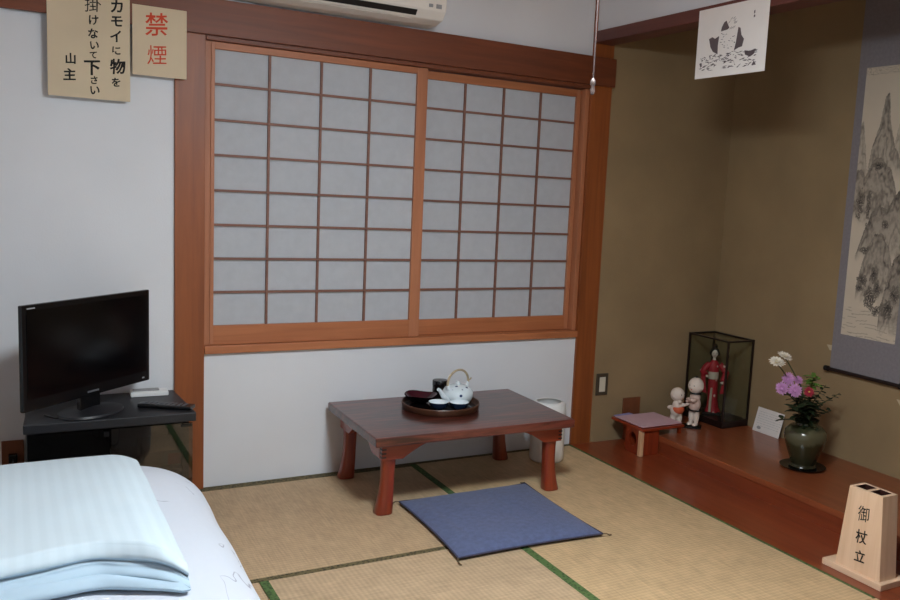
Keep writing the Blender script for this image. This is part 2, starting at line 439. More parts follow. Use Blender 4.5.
# window behind the shoji
w1 = struct(MB().box(.0, .022, .004, .1, .5825, 1.7545).box(XR-.022, XR, .004, .1, .5825, 1.7545).box(.0225, XR-.0225, .085, .1, .5825, .62).build('window_1', M['shoji_z'], bev=.002))
MB().box(.02, XR-.02, .13, .134, .56, 1.78).build('window_pane', M['glass'], w1)

def shoji(x0, x1, y, px0, px1, zp0, zp1, zb, zt, rows, cols, label):
    t = thing('shoji_screen', label, 'sliding screen', ((x0+x1)/2, y, zb), 0)
    ox = (x0+x1)/2; D = .028
    X = lambda v: v-ox
    Z = lambda v: v-zb
    MB().box(X(px0), X(px1), 0, D, 0, Z(zp0)).build('bottom_rail', M['shoji_x'], t, bev=.0015)
    MB().box(X(px0), X(px1), 0, D, Z(zp1), Z(zt)).build('top_rail', M['shoji_x'], t, bev=.0015)
    MB().box(X(x0), X(px0), -.001, D, 0, Z(zt)).build('stile', M['shoji_z'], t, bev=.0015)
    MB().box(X(px1), X(x1), -.001, D, 0, Z(zt)).build('stile', M['shoji_z'], t, bev=.0015)
    la = MB()
    for z in rows: la.box(X(px0), X(px1), .006, .0145, Z(z)-.0047, Z(z)+.0047)
    for i in range(1, cols):
        x = px0+(px1-px0)*i/cols; la.box(X(x)-.0045, X(x)+.0045, .004, .0145, Z(zp0), Z(zp1))
    la.build('lattice', M['lattice'], t)
    MB().box(X(px0), X(px1), .0150, .0156, Z(zp0), Z(zp1)).build('paper', M['paper'], t)
rows = [.793, .926, 1.059, 1.193, 1.329, 1.463, 1.597]
shoji(.0225, .917, .004, .037, .869, .660, 1.728, .5835, 1.754, rows, 4, 'left sliding screen of white paper and wood lattice, in front')
shoji(.880, 1.737, .045, .925, 1.716, .652, 1.717, .5835, 1.752, [r-.004 for r in rows], 4, 'right sliding screen of white paper and wood lattice, behind')

# ------------------------------------------------------------------ tatami
def mat_(x0, x1, y0, y1, m, borders, label):
    t = thing('tatami_mat', label, 'floor mat', ((x0+x1)/2, (y0+y1)/2, -.03), 0, 'tatami mats of the floor')
    ox, oy = (x0+x1)/2, (y0+y1)/2
    MB().box(x0-ox+.0005, x1-ox-.0005, y0-oy+.0005, y1-oy-.0005, .0, .03).build('rush_surface', M[m], t)
    for (a, b, c, d, mm) in borders:
        MB().box(a-ox, b-ox, c-oy, d-oy, .0295, .0312).build('cloth_border', M[mm], t)
mat_(-.90, .902, -.935, -.022, 'tat_x', [(-.90, .884, -.936, -.912, 'olivecloth'), (-.9, .884, -.045, -.0225, 'olivecloth')], 'tan tatami mat running along the wall under the low table')
mat_(.902, 1.76, -1.84, -.022, 'tat_b', [(.886, .917, -1.84, -.023, 'green'), (1.748, 1.7597, -1.84, -.023, 'green')], 'tatami mat with a green border beside the alcove boards')
mat_(0.0, .902, -2.75, -.936, 'tat_c', [(0.0, .028, -2.75, -.937, 'green')], 'paler ribbed tatami mat in the foreground between bed and cushion')
mat_(.902, 1.76, -2.76, -1.842, 'tat_b', [], 'tatami mat nearest the camera at lower right')
mat_(-.90, -.002, -2.75, -.936, 'tat_x', [], 'tatami mat under the bed')
mat_(XL, -.902, -2.75, -.022, 'tat_x', [], 'tatami mat left of the bed')
mat_(XL, XR, YB, -2.765, 'tat_x', [], 'tatami mat at the rear of the room')

# ------------------------------------------------------------------ low table
tb = thing('low_table', 'low red-brown lacquered wooden table with flared legs against the wall', 'table', (.926, -.332, 0.0015), math.radians(-.5))
MB().box(-.432, .437, -.295, .292, .288, .323).build('tabletop', [M['table']], tb, bev=.006, seg=3)
def apron(L, y0, y1, axis):
    n = 14; h = L
    p = [(-h, .288), (-h, .219), (-h+.085, .219)]
    for i in range(n+1):
        t = i/n; p.append((-h+.095+.13*t, .226+.052*math.sin(t*PI/2)))
    q = [(-a, b) for a, b in p[1:]][::-1]
    return MB().prism([(a+.012, b) for a, b in p+q+[(h, .288)]], axis, y0, y1)
apron(.398, -.240, -.218, 'y').build('apron', M['tablerail'], tb, bev=.002)
apron(.398, .238, .262, 'y').build('apron', M['tablerail'], tb, bev=.002)
apron(.225, -.386, -.362, 'x').build('apron', M['tablerail'], tb, bev=.002)
apron(.225, .386, .410, 'x').build('apron', M['tablerail'], tb, bev=.002)
for sx in (-1, 1):
    fj = MB()
    for k in range(4):
        z = .227+k*.0155
        fj.box(.012+sx*.3985-.0008, .012+sx*.3985+.0008, -.2405, -.218, z, z+.006)
        fj.box(.012+sx*.390-.0085, .012+sx*.390+.0085, -.2412, -.2398, z, z+.006)
    fj.build('finger_joint', M['joint'], tb, label='dark end grain of the corner joints')
def sq_loop(cx, cy, hx, hy, z, n=20, e=3.2):
    L = []
    for k in range(n):
        a = 2*PI*k/n; c, s_ = math.cos(a), math.sin(a)
        L.append((cx+hx*math.copysign(abs(c)**(2/e), c), cy+hy*math.copysign(abs(s_)**(2/e), s_), z))
    return L
for sx in (-1, 1):
    for sy in (-1, 1):
        loops = []
        for z, o, h in ((0, .015, .033), (.006, .015, .0345), (.04, .009, .0305), (.09, .003, .027), (.14, .000, .0255), (.19, -.001, .0265), (.219, 0, .028)):
            loops.append(sq_loop(.013+sx*(.361+o*.9), ((.246 if sy > 0 else -.200)+sy*o*.1), h, h*.93, z))
        MB().loft(loops).build('leg', M['tableleg'], tb, smooth=True)

# ------------------------------------------------------------------ things on the table
TZ = .3252
tr = thing('serving_tray', 'round dark bentwood tray holding the tea set on the low table', 'tray', (.910, -.272, TZ))
MB().lathe([(0, 0), (.158, 0), (.162, .004), (.166, .026), (.164, .029), (.161, .028), (.156, .008), (.153, .005), (0, .005)], 56, cap=False).build('tray_body', M['tray'], tr, smooth=True)
MB().lathe([(0, .0052), (.153, .0052), (.153, .0062), (0, .0062)], 48, cap=False).build('tray_bottom', M['lacq_black'], tr, smooth=True)
Z0 = TZ+.0066
tp = thing('teapot', 'white porcelain teapot with blue dots and arched cane handle', 'teapot', (.990, -.268, Z0), math.radians(200))
MB().lathe([(0, 0), (.034, 0), (.036, .003), (.050, .018), (.056, .036), (.055, .052), (.046, .066), (.036, .071), (.034, .070), (.045, .062), (0, .055)], 40, cap=False).build('pot_body', M['pot'], tp, smooth=True)
MB().lathe([(.0, .078), (.012, .0775), (.030, .074), (.037, .0705), (.035, .0695), (0, .070)], 32, cap=False).ell((0, 0, .083), (.009, .009, .008)).build('lid', M['pot'], tp, smooth=True)
MB().tube([(.048, 0, .026), (.066, 0, .036), (.080, 0, .054), (.092, 0, .070), (.098, 0, .073)], [.014, .011, .008, .0065, .006], 12).build('spout', M['porc'], tp, smooth=True)
for s_ in (-1, 1): MB().tube([(s_*.046, 0, .064), (s_*.050, 0, .078), (s_*.046, 0, .082)], [.007, .006, .004], 10).build('lug', M['porc'], tp, smooth=True)
hp = [(-.050, 0, .074)]+[(-.052*math.cos(PI*i/16)*1.0, 0, .086+.048*math.sin(PI*i/16)) for i in range(17)]+[(.050, 0, .074)]
hb = MB().tube(hp, .0042, 8); hb.tube([(-.05, 0, .090), (-.060, 0, .088), (-.064, .004, .096)], .0028, 6)
hb.build('handle', M['cane'], tp, smooth=True)
tp.scale = (1.2, 1.2, 1.12)
def teacup(x, y, label):
    c = thing('teacup', label, 'cup', (x, y, Z0), 0, 'two teacups on the tray')
    MB().lathe([(0, 0), (.017, 0), (.018, .004), (.034, .014), (.0415, .034), (.0422, .0368)], 32, cap=False).build('cup_outside', M['cupout'], c, smooth=True)
    MB().lathe([(.0422, .0368), (.0402, .0368), (.033, .016), (.016, .006), (0, .0055)], 32, cap=False).build('cup_inside', M['porc'], c, smooth=True, label='white glazed inside')
    return c
teacup(.872, -.335, 'left small teacup with navy outside and white inside on the tray')
teacup(.950, -.366, 'right small teacup with navy outside and white inside, below the teapot')
cd = thing('tea_caddy', 'small black cylindrical tea caddy behind the teapot on the tray', 'tea caddy', (.966, -.140, Z0))
MB().lathe([(0, 0), (.032, 0), (.033, .001), (.033, .055), (.032, .056), (0, .056)], 36, cap=False).build('caddy_body', M['lacq_black'], cd, smooth=True)
MB().lathe([(0, .0565), (.0335, .0565), (.034, .058), (.034, .078), (.032, .081), (0, .084)], 36, cap=False).build('lid', M['lacq_black'], cd, smooth=True)
bo = thing('lacquer_bowl', 'shallow lacquer bowl, black outside and wine red inside, on the tray', 'bowl', (.850, -.195, Z0))
def wavy(r0, z0, r1, z1, k=0):
    def fn(u, v):
        a = 2*PI*u; w = 1+.03*math.cos(3*a+.6)*v; r = (r0+(r1-r0)*v**.6)*w
        return (r*math.cos(a), r*math.sin(a), z0+(z1-z0)*v**1.6+.003*v*v*math.cos(3*a+.6))
    return fn
b_ = MB(); b_.grid(wavy(.0, .0, .070, .038), 60, 8); b_.build('bowl_outside', M['lacq_black'], bo, smooth='all')
b_ = MB(); b_.grid(wavy(.0, .0042, .0675, .0375), 60, 8); b_.build('bowl_inside', M['lacq_red'], bo, smooth='all')

# ------------------------------------------------------------------ waste bin
bn = thing('waste_bin', 'round cream plastic waste bin behind the table beside the post', 'bin', (1.521, -.168, .0015))
MB().lathe([(0, 0), (.076, 0), (.080, .004), (.082, .02), (.078, .21), (.0765, .212), (.075, .21), (.078, .02), (0, .012)], 40, cap=False).build('bin_body', M['bin'], bn, smooth=True)
MB().lathe([(.0805, .21), (.083, .213), (.083, .232), (.080, .262), (.074, .276), (.060, .281), (.058, .279), (.070, .272), (.076, .258), (.0785, .232), (.0785, .213)], 40, cap=False).build('bin_rim', M['white'], bn, smooth=True, label='rounded white lid ring')

# ------------------------------------------------------------------ zabuton
zc = (.937, -.762)
za = thing('floor_cushion', 'flat blue cotton floor cushion with corner tassels before the table', 'cushion', (zc[0], zc[1], .0018), 0)
corners = [Vector((.652-zc[0], -.474-zc[1], 0)), Vector((1.231-zc[0], -.471-zc[1], 0)), Vector((1.218-zc[0], -1.066-zc[1], 0)), Vector((.634-zc[0], -1.048-zc[1], 0))]
def zab(top):
    def fn(u, v):
        a, b = u*2-1, v*2-1
        # edges bow inwards a little between the pulled-out corners
        k = 1-.035*(1-abs(b)**2)*abs(a)**3; l = 1-.035*(1-abs(a)**2)*abs(b)**3
        uu, vv = (a*k+1)/2, (b*l+1)/2
        p = (corners[0]*(1-uu)+corners[1]*uu)*(1-vv)+(corners[3]*(1-uu)+corners[2]*uu)*vv
        e = (max(0, 1-abs(a)**3)*max(0, 1-abs(b)**3))**.55
        wr = noise.noise(Vector((uu*5, vv*4, 1)))*.004*e+noise.noise(Vector((uu*16, vv*3, 5)))*.0018*e
        # a shallow crease along the left side
        wr -= .006*math.exp(-((uu-.13-.05*vv)/.03)**2)*e
        return (p.x, p.y, (.0115+.031*e+wr) if top else .0115-.0105*e)
    return fn
MB().grid(zab(True), 56, 56).grid(zab(False), 56, 56).build('cushion_cover', M['zabuton'], za, smooth='all')
sm = MB()
loop = []
f_ = zab(True)
for i in range(40): loop.append(f_(i/40, 0))
for i in range(40): loop.append(f_(1, i/40))
for i in range(40): loop.append(f_(1-i/40, 1))
for i in range(40): loop.append(f_(0, 1-i/40))
sm.tube(loop, .0032, 6, closed=True); sm.build('seam_piping', M['zab_edge'], za, smooth='all')
for i, cdir in enumerate(((-1, .6), (.3, 1), (1, -.5), (-.6, -1))):
    c = corners[i]; d = Vector((cdir[0], cdir[1], 0)).normalized()
    MB().tube([(c.x, c.y, .0115), (c.x+d.x*.014, c.y+d.y*.014, .012), (c.x+d.x*.026-d.y*.006, c.y+d.y*.026+d.x*.006, .005), (c.x+d.x*.034-d.y*.014, c.y+d.y*.034+d.x*.014, .0035)], [.002, .0022, .0032, .0022], 6).build('tassel', M['tassel'], za, smooth=True)

# ------------------------------------------------------------------ TV stand and TV
SZ = .42
ts = thing('tv_stand', 'black television stand with smoked glass doors beside the window post', 'tv stand', (-.36, -.215, .0015))
Tx0, Tx1, Ty0, Ty1 = -.265, .265, -.185, .185
MB().prism([(Tx0, Ty0), (Tx1, Ty0), (Tx1-.022, Ty1), (Tx0+.022, Ty1)], 'z', SZ-.034, SZ-.0015).build('top_board', M['blackmatte'], ts, bev=.004)
MB().box(Tx0+.01, Tx0+.03, Ty0+.015, Ty1-.01, .03, SZ-.0345).build('side_panel', M['blackmatte'], ts, bev=.002)
MB().box(Tx1-.042, Tx1-.022, Ty0+.015, Ty1-.01, .03, SZ-.0345).build('side_panel', M['blackmatte'], ts, bev=.002)
MB().box(Tx0+.0, Tx1-.0, Ty0, Ty1-.01, .0, .03).build('bottom_board', M['blackmatte'], ts, bev=.003)
MB().box(Tx0+.031, Tx1-.043, Ty0+.025, Ty1-.012, .200, .212).build('shelf', M['blackmatte'], ts, bev=.001)
MB().box(Tx0+.031, Tx1-.043, Ty1-.02, Ty1-.012, .031, .3850).build('back_panel', M['dark'], ts)
d1 = MB().box(Tx0+.012, -.012, Ty0+.002, Ty0+.007, .036, SZ-.038).build('door', M['smoke_dark'], ts, label='dark smoked glass door')
d2 = MB().box(-.008, Tx1-.012, Ty0+.002, Ty0+.007, .036, SZ-.038).build('door', M['smoke'], ts, label='brownish smoked glass door')
MB().box(-.030, -.014, Ty0-.004, Ty0+.0015, SZ-.062, SZ-.044).build('catch', M['black'], d1)
MB().box(Tx1-.05, Tx1-.016, Ty0-.004, Ty0+.0015, SZ-.050, SZ-.042).build('hinge', M['black'], d2)
# player box on the shelf, seen through the right door
dv = thing('player_box', 'grey-white box with a coral front label inside the stand', 'box', (-.195, -.235, .2138))
MB().box(-.062, .062, -.10, .10, 0, .058).build('case', M['grey'], dv, bev=.003)
MB().box(.015, .058, -.1015, -.1003, .006, .046).build('front_label', M['redbox'], dv)
dv = thing('video_recorder', 'black recorder on the shelf behind the dark door', 'recorder', (-.47, -.22, .2138))
MB().box(-.10, .11, -.10, .12, 0, .052).build('case', M['black'], dv, bev=.003)
MB().box(-.09, .02, -.1015, -.1003, .02, .030).build('front_strip', M['grey'], dv)

tv = thing('television', 'black flat screen television turned towards the bed on its stand', 'television', (-.419, -.31, SZ+.0006), math.atan2(.38, .412))
W2, TH, TB = .280, .338, .064
MB().box(-W2, W2, -.002, .013, TB, TB+TH).build('bezel', M['black'], tv, bev=.005, seg=3)
MB().box(-.10, .10, .0135, .052, TB+.05, TB+.26).build('rear_housing', M['blackmatte'], tv, bev=.008)
MB().box(-W2+.018, W2-.018, -.0035, -.0022, TB+.038, TB+TH-.018).build('screen', M['screen'], tv)
MB().box(-.02, .03, -.0036, -.0022, TB+.012, TB+.018).build('maker_mark', M['darkgrey'], tv)
MB().box(-W2+.02, -W2+.05, -.0036, -.0022, TB+TH-.013, TB+TH-.009).build('corner_mark', M['grey'], tv)
MB().box(W2-.04, W2-.03, -.0036, -.0022, TB+.013, TB+.018).build('corner_mark', M['grey'], tv)
MB().lathe([(0, 0), (.118, 0), (.12, .003), (.116, .010), (.06, .018), (.03, .022), (0, .024)], 40, sy=.72, c=(.01, .012, 0), cap=False).build('base', M['blackmatte'], tv, smooth=True)
MB().prism([(-.045, .005), (.045, .005), (.035, .03), (-.035, .03)], 'z', .015, TB+.02).build('neck', M['black'], tv, bev=.004)
# power cable looping in front of the base
o = MB().tube([(-.56+.0, -.30, SZ+.003), (-.53, -.345, SZ+.003), (-.49, -.365, SZ+.003), (-.44, -.36, SZ+.003), (-.405, -.335, SZ+.003)], .0028, 6).build('cable', M['black'], smooth=True)
o['label'] = 'thin black cable lying on the stand before the television foot'; o['category'] = 'cable'

wx = thing('white_box', 'thin white plastic box lying behind the television on the stand', 'box', (-.205, -.085, SZ+.0006), math.radians(-2))
MB().box(-.070, .060, -.035, .03, 0, .016).build('case', M['white'], wx, bev=.003)
MB().box(-.06, .03, -.012, .02, .0162, .020).build('lid_ridge', M['grey'], wx, bev=.001)
rm = thing('remote_control', 'black remote control on the right front corner of the stand', 'remote control', (-.180, -.305, SZ+.0006), math.radians(-32))
MB().box(-.095, .095, -.024, .024, 0, .014).build('case', M['black'], rm, bev=.004)
bt = MB()
for i in range(9):
    for j in range(3): bt.box(-.082+i*.018, -.072+i*.018, -.017+j*.013, -.010+j*.013, .0142, .0158)
bt.build('buttons', M['darkgrey'], rm)['kind'] = 'stuff'

# outlet on the wall left of the stand
ol = thing('wall_outlet', 'brown wall outlet low on the wall left of the television stand', 'outlet', (-.655, -.0005, .20))
MB().box(-.035, .035, -.012, 0, -.055, .065).build('plate', M['brownplate'], ol, bev=.003)
pl = MB().box(-.014, .014, -.038, -.0125, -.012, .02).build('plug', M['black'], ol, bev=.004)
MB().tube([(0, -.038, .004), (.0, -.06, -.01), (.01, -.06, -.06), (.03, -.05, -.15), (.05, -.04, -.19)], .0032, 6).build('cable', M['black'], ol, smooth=True)

# ------------------------------------------------------------------ bed
bd = thing('bed', 'low bed with a thick white duvet in the left foreground', 'bed', (-.755, -1.79, .0015))
BH = (.585, 1.06); BT = .412; RX, RY, RZ = .23, .26, .13
bcx, bcy = -.755, -1.79
def softbox(hx, hy, z0, z1, rx, ry, rz, n, amp, seed, yexp=0):
    """rounded box surface as grid faces"""
    mb = MB(); hz = (z1-z0)/2; cz = (z0+z1)/2
    def mp(p):
        h = Vector((hx, hy, hz)); r = Vector((rx, ry, rz)); q = Vector(); d = Vector()
        for i in range(3):
            w = p[i]*h[i]; lim = h[i]-r[i]
            q[i] = max(-lim, min(lim, w)); d[i] = (w-q[i])/r[i]
        if d.length > 1e-6:
            m_ = max(abs(d[0]), abs(d[1]), abs(d[2])); L = d.length; d = d*(m_/L)
        c = Vector((q[i]+d[i]*r[i] for i in range(3)))
        nn = noise.noise(Vector((c.x*2.6+seed, c.y*2.2, c.z*3)))*amp+noise.noise(Vector((c.x*7+seed, c.y*5, c.z*6)))*amp*.45
        dv_ = d.normalized() if d.length > 1e-6 else Vector((0, 0, 1))
        c += dv_*nn
        return (c.x, c.y, c.z+cz)
    for ax in range(3):
        for s_ in (-1, 1):
            def fn(u, v):
                a, b = u*2-1, v*2-1
                p = [0, 0, 0]; p[ax] = s_; p[(ax+1) % 3] = a; p[(ax+2) % 3] = b
                return mp(p)
            mb.grid(fn, n, n)
    return mb
MB().box(-.50, .50, -.98, .98, 0, .10).build('bed_base', M['beam'], bd, bev=.01)
MB().box(-.49, .49, -.97, .97, .1005, .25).build('mattress', M['white'], bd, bev=.03, seg=3)
b_ = softbox(.585, 1.06, .03, BT, RX, RY, RZ, 60, .008, 3)
o = b_.build('duvet', M['duvet'], bd, smooth='all')
# folded pale blue quilt lying on the duvet
def duvet_h(x, y):
    dx = max(0, abs(x-bcx)-(.585-RX))/RX; dy = max(0, abs(y-bcy)-(1.06-RY))/RY
    d = min(.985, math.hypot(dx, dy)); return BT-RZ+RZ*math.sqrt(1-d*d)
qt = thing('folded_quilt', 'pale blue folded cotton quilt spread on top of the duvet', 'quilt', (-.80, -1.25, BT))
def near_y(x, u):
    return -1.650+.016*math.sin(x*7+1)-.085*max(0, (-.50-x))/.3-(.095*((u-.80)/.20)**1.5 if u > .80 else 0)
def quilt(u, v):
    # u across (x), v around the folded profile
    x = -1.30+.952*u
    yfar = -.79; ynear = near_y(x, u)
    taper = 1-.45*max(0, (u-.92)/.08)**2
    if v < .66:
        t = v/.66; y = yfar+(ynear-yfar)*t
        T = (.028+.050*t**.7)*taper
        edge = min(1, (t/.10))**.5
        z = duvet_h(x, y)+.004+T*(.3+.7*edge)
        z += .007*noise.noise(Vector((x*4, y*5, 2)))*min(1, t*6)+.003*noise.noise(Vector((x*11, y*9, 4)))
    else:
        t = (v-.66)/.34; T = .078*taper; h0 = duvet_h(x, ynear)+.002
        if t < .75:
            k = t/.75; z = h0+.002+T*(1-k)
            y = ynear-.020*abs(math.sin(min(1, k*1.9)*PI))-(.030*math.sin((k-.45)/.55*PI)+.012 if k > .45 else 0)
            y += .008*noise.noise(Vector((x*14, k*4, 9)))*math.sin(k*PI)
            z += .010*noise.noise(Vector((x*5, 2, 3)))*math.sin(k*PI)
        else:
            k = (t-.75)/.25; y = ynear-.012+.06*k; z = h0-.001
    return (x+.80, y+1.25, z-BT)
qb = MB().grid(quilt, 80, 170)
qb.m = [1 if (k % 170) > 126 else 0 for k in range(len(qb.f))]  # front fold faces take the painted fold shading
qb.build('quilt_cover', [M['quilt'], M['quilt_fold_shade']], qt, smooth='all')
def fold(u, v):
    x = -1.30+.952*u; a = v*2*PI
    yc = near_y(x, u)-.030-.010*math.sin(u*9)
    rr = .020*(1-.45*u**2)+.004*noise.noise(Vector((x*8, math.cos(a), math.sin(a))))
    fy = .052*(1-.55*u**2)
    e = 1 if .01 < u < .99 else .4
    z = BT+.003+rr*(1+math.sin(a)*e)+(duvet_h(x, yc)-BT)
    return (x+.80, yc+1.25+math.cos(a)*fy*e, z-BT)
MB().grid(fold, 60, 24).build('lower_fold', M['quilt_fold_shade'], qt, smooth='all')

# ------------------------------------------------------------------ paper signs on the beam
def sign(name, label, x0, x1, z0, z1, y, chars, mat, bold):
    t = thing(name, label, 'sign', ((x0+x1)/2, y, z0), 0, 'paper signs on the beam')
    w = (x1-x0)/2; h = z1-z0
    MB().box(-w, w, -.003, 0, 0, h).build('board', M['signpaper'], t, bev=.0006)
    cs_ = [(ch, x-(x0+x1)/2, z-z0, sz, .95) for ch, x, z, sz in chars]
    for q in cs_: text_mesh([(q[0], q[1], q[2], q[3]*1.10, q[4])], mat, 'brush_character', t, lambda a, b, c: (a, -.0034-c, b), bold=bold, jitter=.034)
    return t
A, B, C = -.307, -.383, -.458
sign('paper_sign', 'large cream sign with three columns of black brush writing', -.525, -.264, 1.497, 1.90, -.0355,
     [('カ', A, 1.826, .046), ('モ', A, 1.774, .042), ('イ', A-.004, 1.722, .042), ('に', A-.002, 1.672, .032), ('物', A+.002, 1.618, .050), ('を', A-.004, 1.562, .032),
      ('掛', B, 1.822, .052), ('け', B+.002, 1.768, .034), ('な', B, 1.722, .034), ('い', B+.004, 1.682, .032), ('て', B, 1.648, .026), ('下', B-.004, 1.604, .052), ('さ', B+.002, 1.562, .028), ('い', B+.004, 1.527, .034),
      ('山', C+.004, 1.628, .036), ('主', C, 1.574, .040)], M['ink'], .026)
sign('paper_sign', 'small cream sign with two red brush characters', -.256, -.072, 1.597, 1.843, -.0355,
     [('禁', -.176, 1.782, .078), ('煙', -.174, 1.674, .068)], M['red_ink'], .010)

# ------------------------------------------------------------------ cut-paper ship picture hung on the lintel
sh = thing('paper_picture', 'white sheet with a dark sailing ship design hung on the alcove lintel', 'picture', (XR-.0095, -.957, 1.738))
SW, SHt = .385, .268
MB().box(-.0012, 0, -SW/2, SW/2, 0, SHt).build('sheet', M['whitepaper'], sh)
cp = MB()
def uvp(u, v): return (SW/2-u*SW, SHt*(1-v))       # u from left as seen, v from the top
def poly(pts): cp.prism([uvp(*p) for p in pts], 'x', -.0018, -.0013)
poly([(.36, .30), (.39, .24), (.42, .22), (.47, .33), (.44, .35), (.35, .36)])
poly([(.18, .44), (.23, .42), (.27, .45), (.33, .42), (.32, .55), (.325, .68), (.25, .63), (.21, .56)])
poly([(.60, .34), (.63, .36), (.65, .46), (.69, .52), (.67, .62), (.62, .63), (.56, .66), (.58, .55)])
poly([(.71, .68), (.78, .70), (.86, .68), (.84, .75), (.79, .78), (.72, .74)])
poly([(.82, .90), (.85, .84), (.88, .90)]); poly([(.06, .78), (.09, .77), (.10, .82), (.08, .84)])
for k in range(120):
    r1 = random.random(); r2_ = random.random()
    u = .08+.80*r1; v = .68+.22*r2_
    L = .008+.03*random.random(); wv = .004+.006*random.random(); sl = .015*random.uniform(-1, 1)
    poly([(u-L, v+sl), (u, v-wv), (u+L, v-sl), (u, v+wv)])
for k in range(26):
    u = .36+.22*random.random(); v = .38+.34*random.random(); L = .006+.012*random.random()
    poly([(u-L, v), (u, v-.004), (u+L, v+.006), (u, v+.006)])
for k in range(10):
    u = .46+.12*random.random(); v = .20+.14*random.random(); L = .012+.014*random.random()
    poly([(u-L, v+.02), (u, v-.004), (u+L, v-.02), (u, v+.006)])
poly([(.80, .16), (.815, .15), (.815, .19), (.80, .20)]); poly([(.80, .22), (.815, .21), (.82, .24), (.80, .25)])
cp.build('cut_design', plain('cut_shadow_ink', (96, 84, 86), .9), sh)

# ------------------------------------------------------------------ hanging scroll with ink landscape
sc = thing('hanging_scroll', 'hanging scroll with an ink landscape of mountains on the alcove wall', 'scroll', (X2-.012, -1.0, .495))
SY0, SY1 = .19, -.19
MB().box(-.0012, 0, -.19, .19, .012, 1.75).build('mount', M['mount'], sc)
MB().tube([(-.006, .203, .006), (-.006, -.203, .006)], .0085, 14).build('roller', M['darkwood'], sc, smooth=True)
MB().tube([(-.006, .194, .006), (-.006, .215, .006)], .0125, 14).build('roller_knob', M['dark'], sc, smooth=True)
MB().tube([(-.006, -.194, .006), (-.006, -.215, .006)], .0125, 14).build('roller_knob', M['dark'], sc, smooth=True)
MB().box(-.0022, -.0013, -.19, .19, 1.74, 1.752).build('top_rod', M['darkwood'], sc)
# painting: fine grid whose ink tone is a colour attribute
PW, PH = .292, 1.205; NU, NV = 120, 400
def pl(pts, u):
    if u <= pts[0][0]: return pts[0][1]
    for (a, b), (c, d) in zip(pts, pts[1:]):
        if u <= c: return b+(d-b)*(u-a)/(c-a)
    return pts[-1][1]
def fbm(x, y, z):
    return noise.noise(Vector((x, y, z)))+.5*noise.noise(Vector((x*2.1, y*2.1, z)))+.25*noise.noise(Vector((x*4.3, y*4.3, z)))
MASSES = [ # upper profile (u, v), foot v, tone, darkness of the tree-covered crest
    ([(-.1, .76), (.04, .80), (.12, .72), (.18, .60)], .58, .42, .3),
    ([(.55, .62), (.68, .78), (.76, .81), (.88, .77), (1.1, .72)], .66, .34, .2),
    ([(.16, .60), (.24, .70), (.34, .79), (.40, .895), (.46, .90), (.53, .80), (.64, .71), (.78, .66), (.9, .6)], .615, .62, .25),
    ([(-.1, .60), (.08, .63), (.16, .60), (.26, .66), (.36, .675), (.50, .655), (.62, .62), (.74, .56), (.80, .47)], .44, .68, .85),
    ([(.12, .30), (.26, .42), (.38, .475), (.50, .50), (.62, .48), (.72, .52), (.84, .565), (.94, .60), (1.1, .58)], .32, .74, .95),
    ([(.20, .20), (.34, .34), (.46, .40), (.60, .39), (.72, .34), (.80, .28), (.86, .22)], .16, .70, .6),
    ([(.66, .10), (.74, .22), (.82, .30), (.92, .33), (1.1, .30)], .06, .80, .8),
]
def ink(u, v):
    """u 0..1 left to right, v 0..1 bottom to top; returns ink darkness"""
    w1 = .018*fbm(u*4, v*9, 3); uu = u+.8*w1; vv = v
    d = .03+.03*fbm(u*3, v*8, 0)
    for bi, (prof, foot, tone, crest) in enumerate(MASSES):
        if u < prof[0][0] or u > prof[-1][0]: continue
        top = pl(prof, uu)+.012*fbm(u*14, bi*5.1, 0)
        foot_ = foot+.02*fbm(u*5, bi*2.2, 1)
        if v < top and v > foot_-.03:
            dep = top-v; span = max(.02, top-foot_)
            fade = max(0, min(1, (v-foot_+.03)/.05))
            # brush contours follow the crest
            c = math.sin((dep*55+6*fbm(u*6, v*12, bi)))
            stroke = max(0, c)**1.5
            tex = .5+.6*fbm(u*22, v*60, bi+.5)
            t = tone*(.46+.70*stroke*max(0, .3+tex*.7)+.45*max(0, tex-.35))
            t *= .45+.55*math.exp(-dep/span*1.3)
            edge = math.exp(-(dep/.006)**2); t = max(t, tone*.9*edge)
            cr = .018+.016*fbm(u*11, bi*7, 2)
            if dep < cr and noise.noise(Vector((u*48, v*130, bi))) > -.25*crest: t = max(t, crest*.8*tone+.25*noise.noise(Vector((u*90, v*260, 1))))
            d = d*(1-fade)+max(.04, t)*fade
    for (tu, tv_, ru, rv) in ((.30, .215, .10, .022), (.26, .185, .07, .014), (.46, .155, .11, .040), (.58, .19, .08, .03), (.50, .24, .06, .03), (.80, .12, .12, .035), (.90, .18, .09, .03), (.62, .11, .08, .018), (.12, .50, .07, .05), (.28, .49, .04, .06), (.40, .64, .11, .016), (.30, .33, .08, .014), (.62, .43, .06, .016)):
        r = math.hypot((u-tu)/ru, (v-tv_)/rv)+.45*fbm(u*18, v*50, tu*9)
        if r < 1:
            n_ = noise.noise(Vector((u*70, v*200, 3)))
            if n_ > -.22: d = max(d, .95-.35*max(0, r))
    if v < .11 and d < .3: d = max(d, .05+.22*(math.sin(v*520+math.sin(u*9)*2) > .75)*(noise.noise(Vector((u*6, v*60, 2))) > 0))
    if .86 < u < .92 and .77 < v < .93: d = max(d, .5*(noise.noise(Vector((u*90, v*230, 4))) > .08))
    if v > .97: d = max(d, .3*(noise.noise(Vector((u*60, v*300, 4))) > .15))
    return max(0, min(1, d))
pb = MB().grid(lambda u, v: (-.0019, PW/2-.0-u*PW+.0, .180+v*PH), NU, NV)
m, nt, b = new_mat('ink_wash_painting')
at = N(nt, 'ShaderNodeAttribute'); at.attribute_name = 'ink'
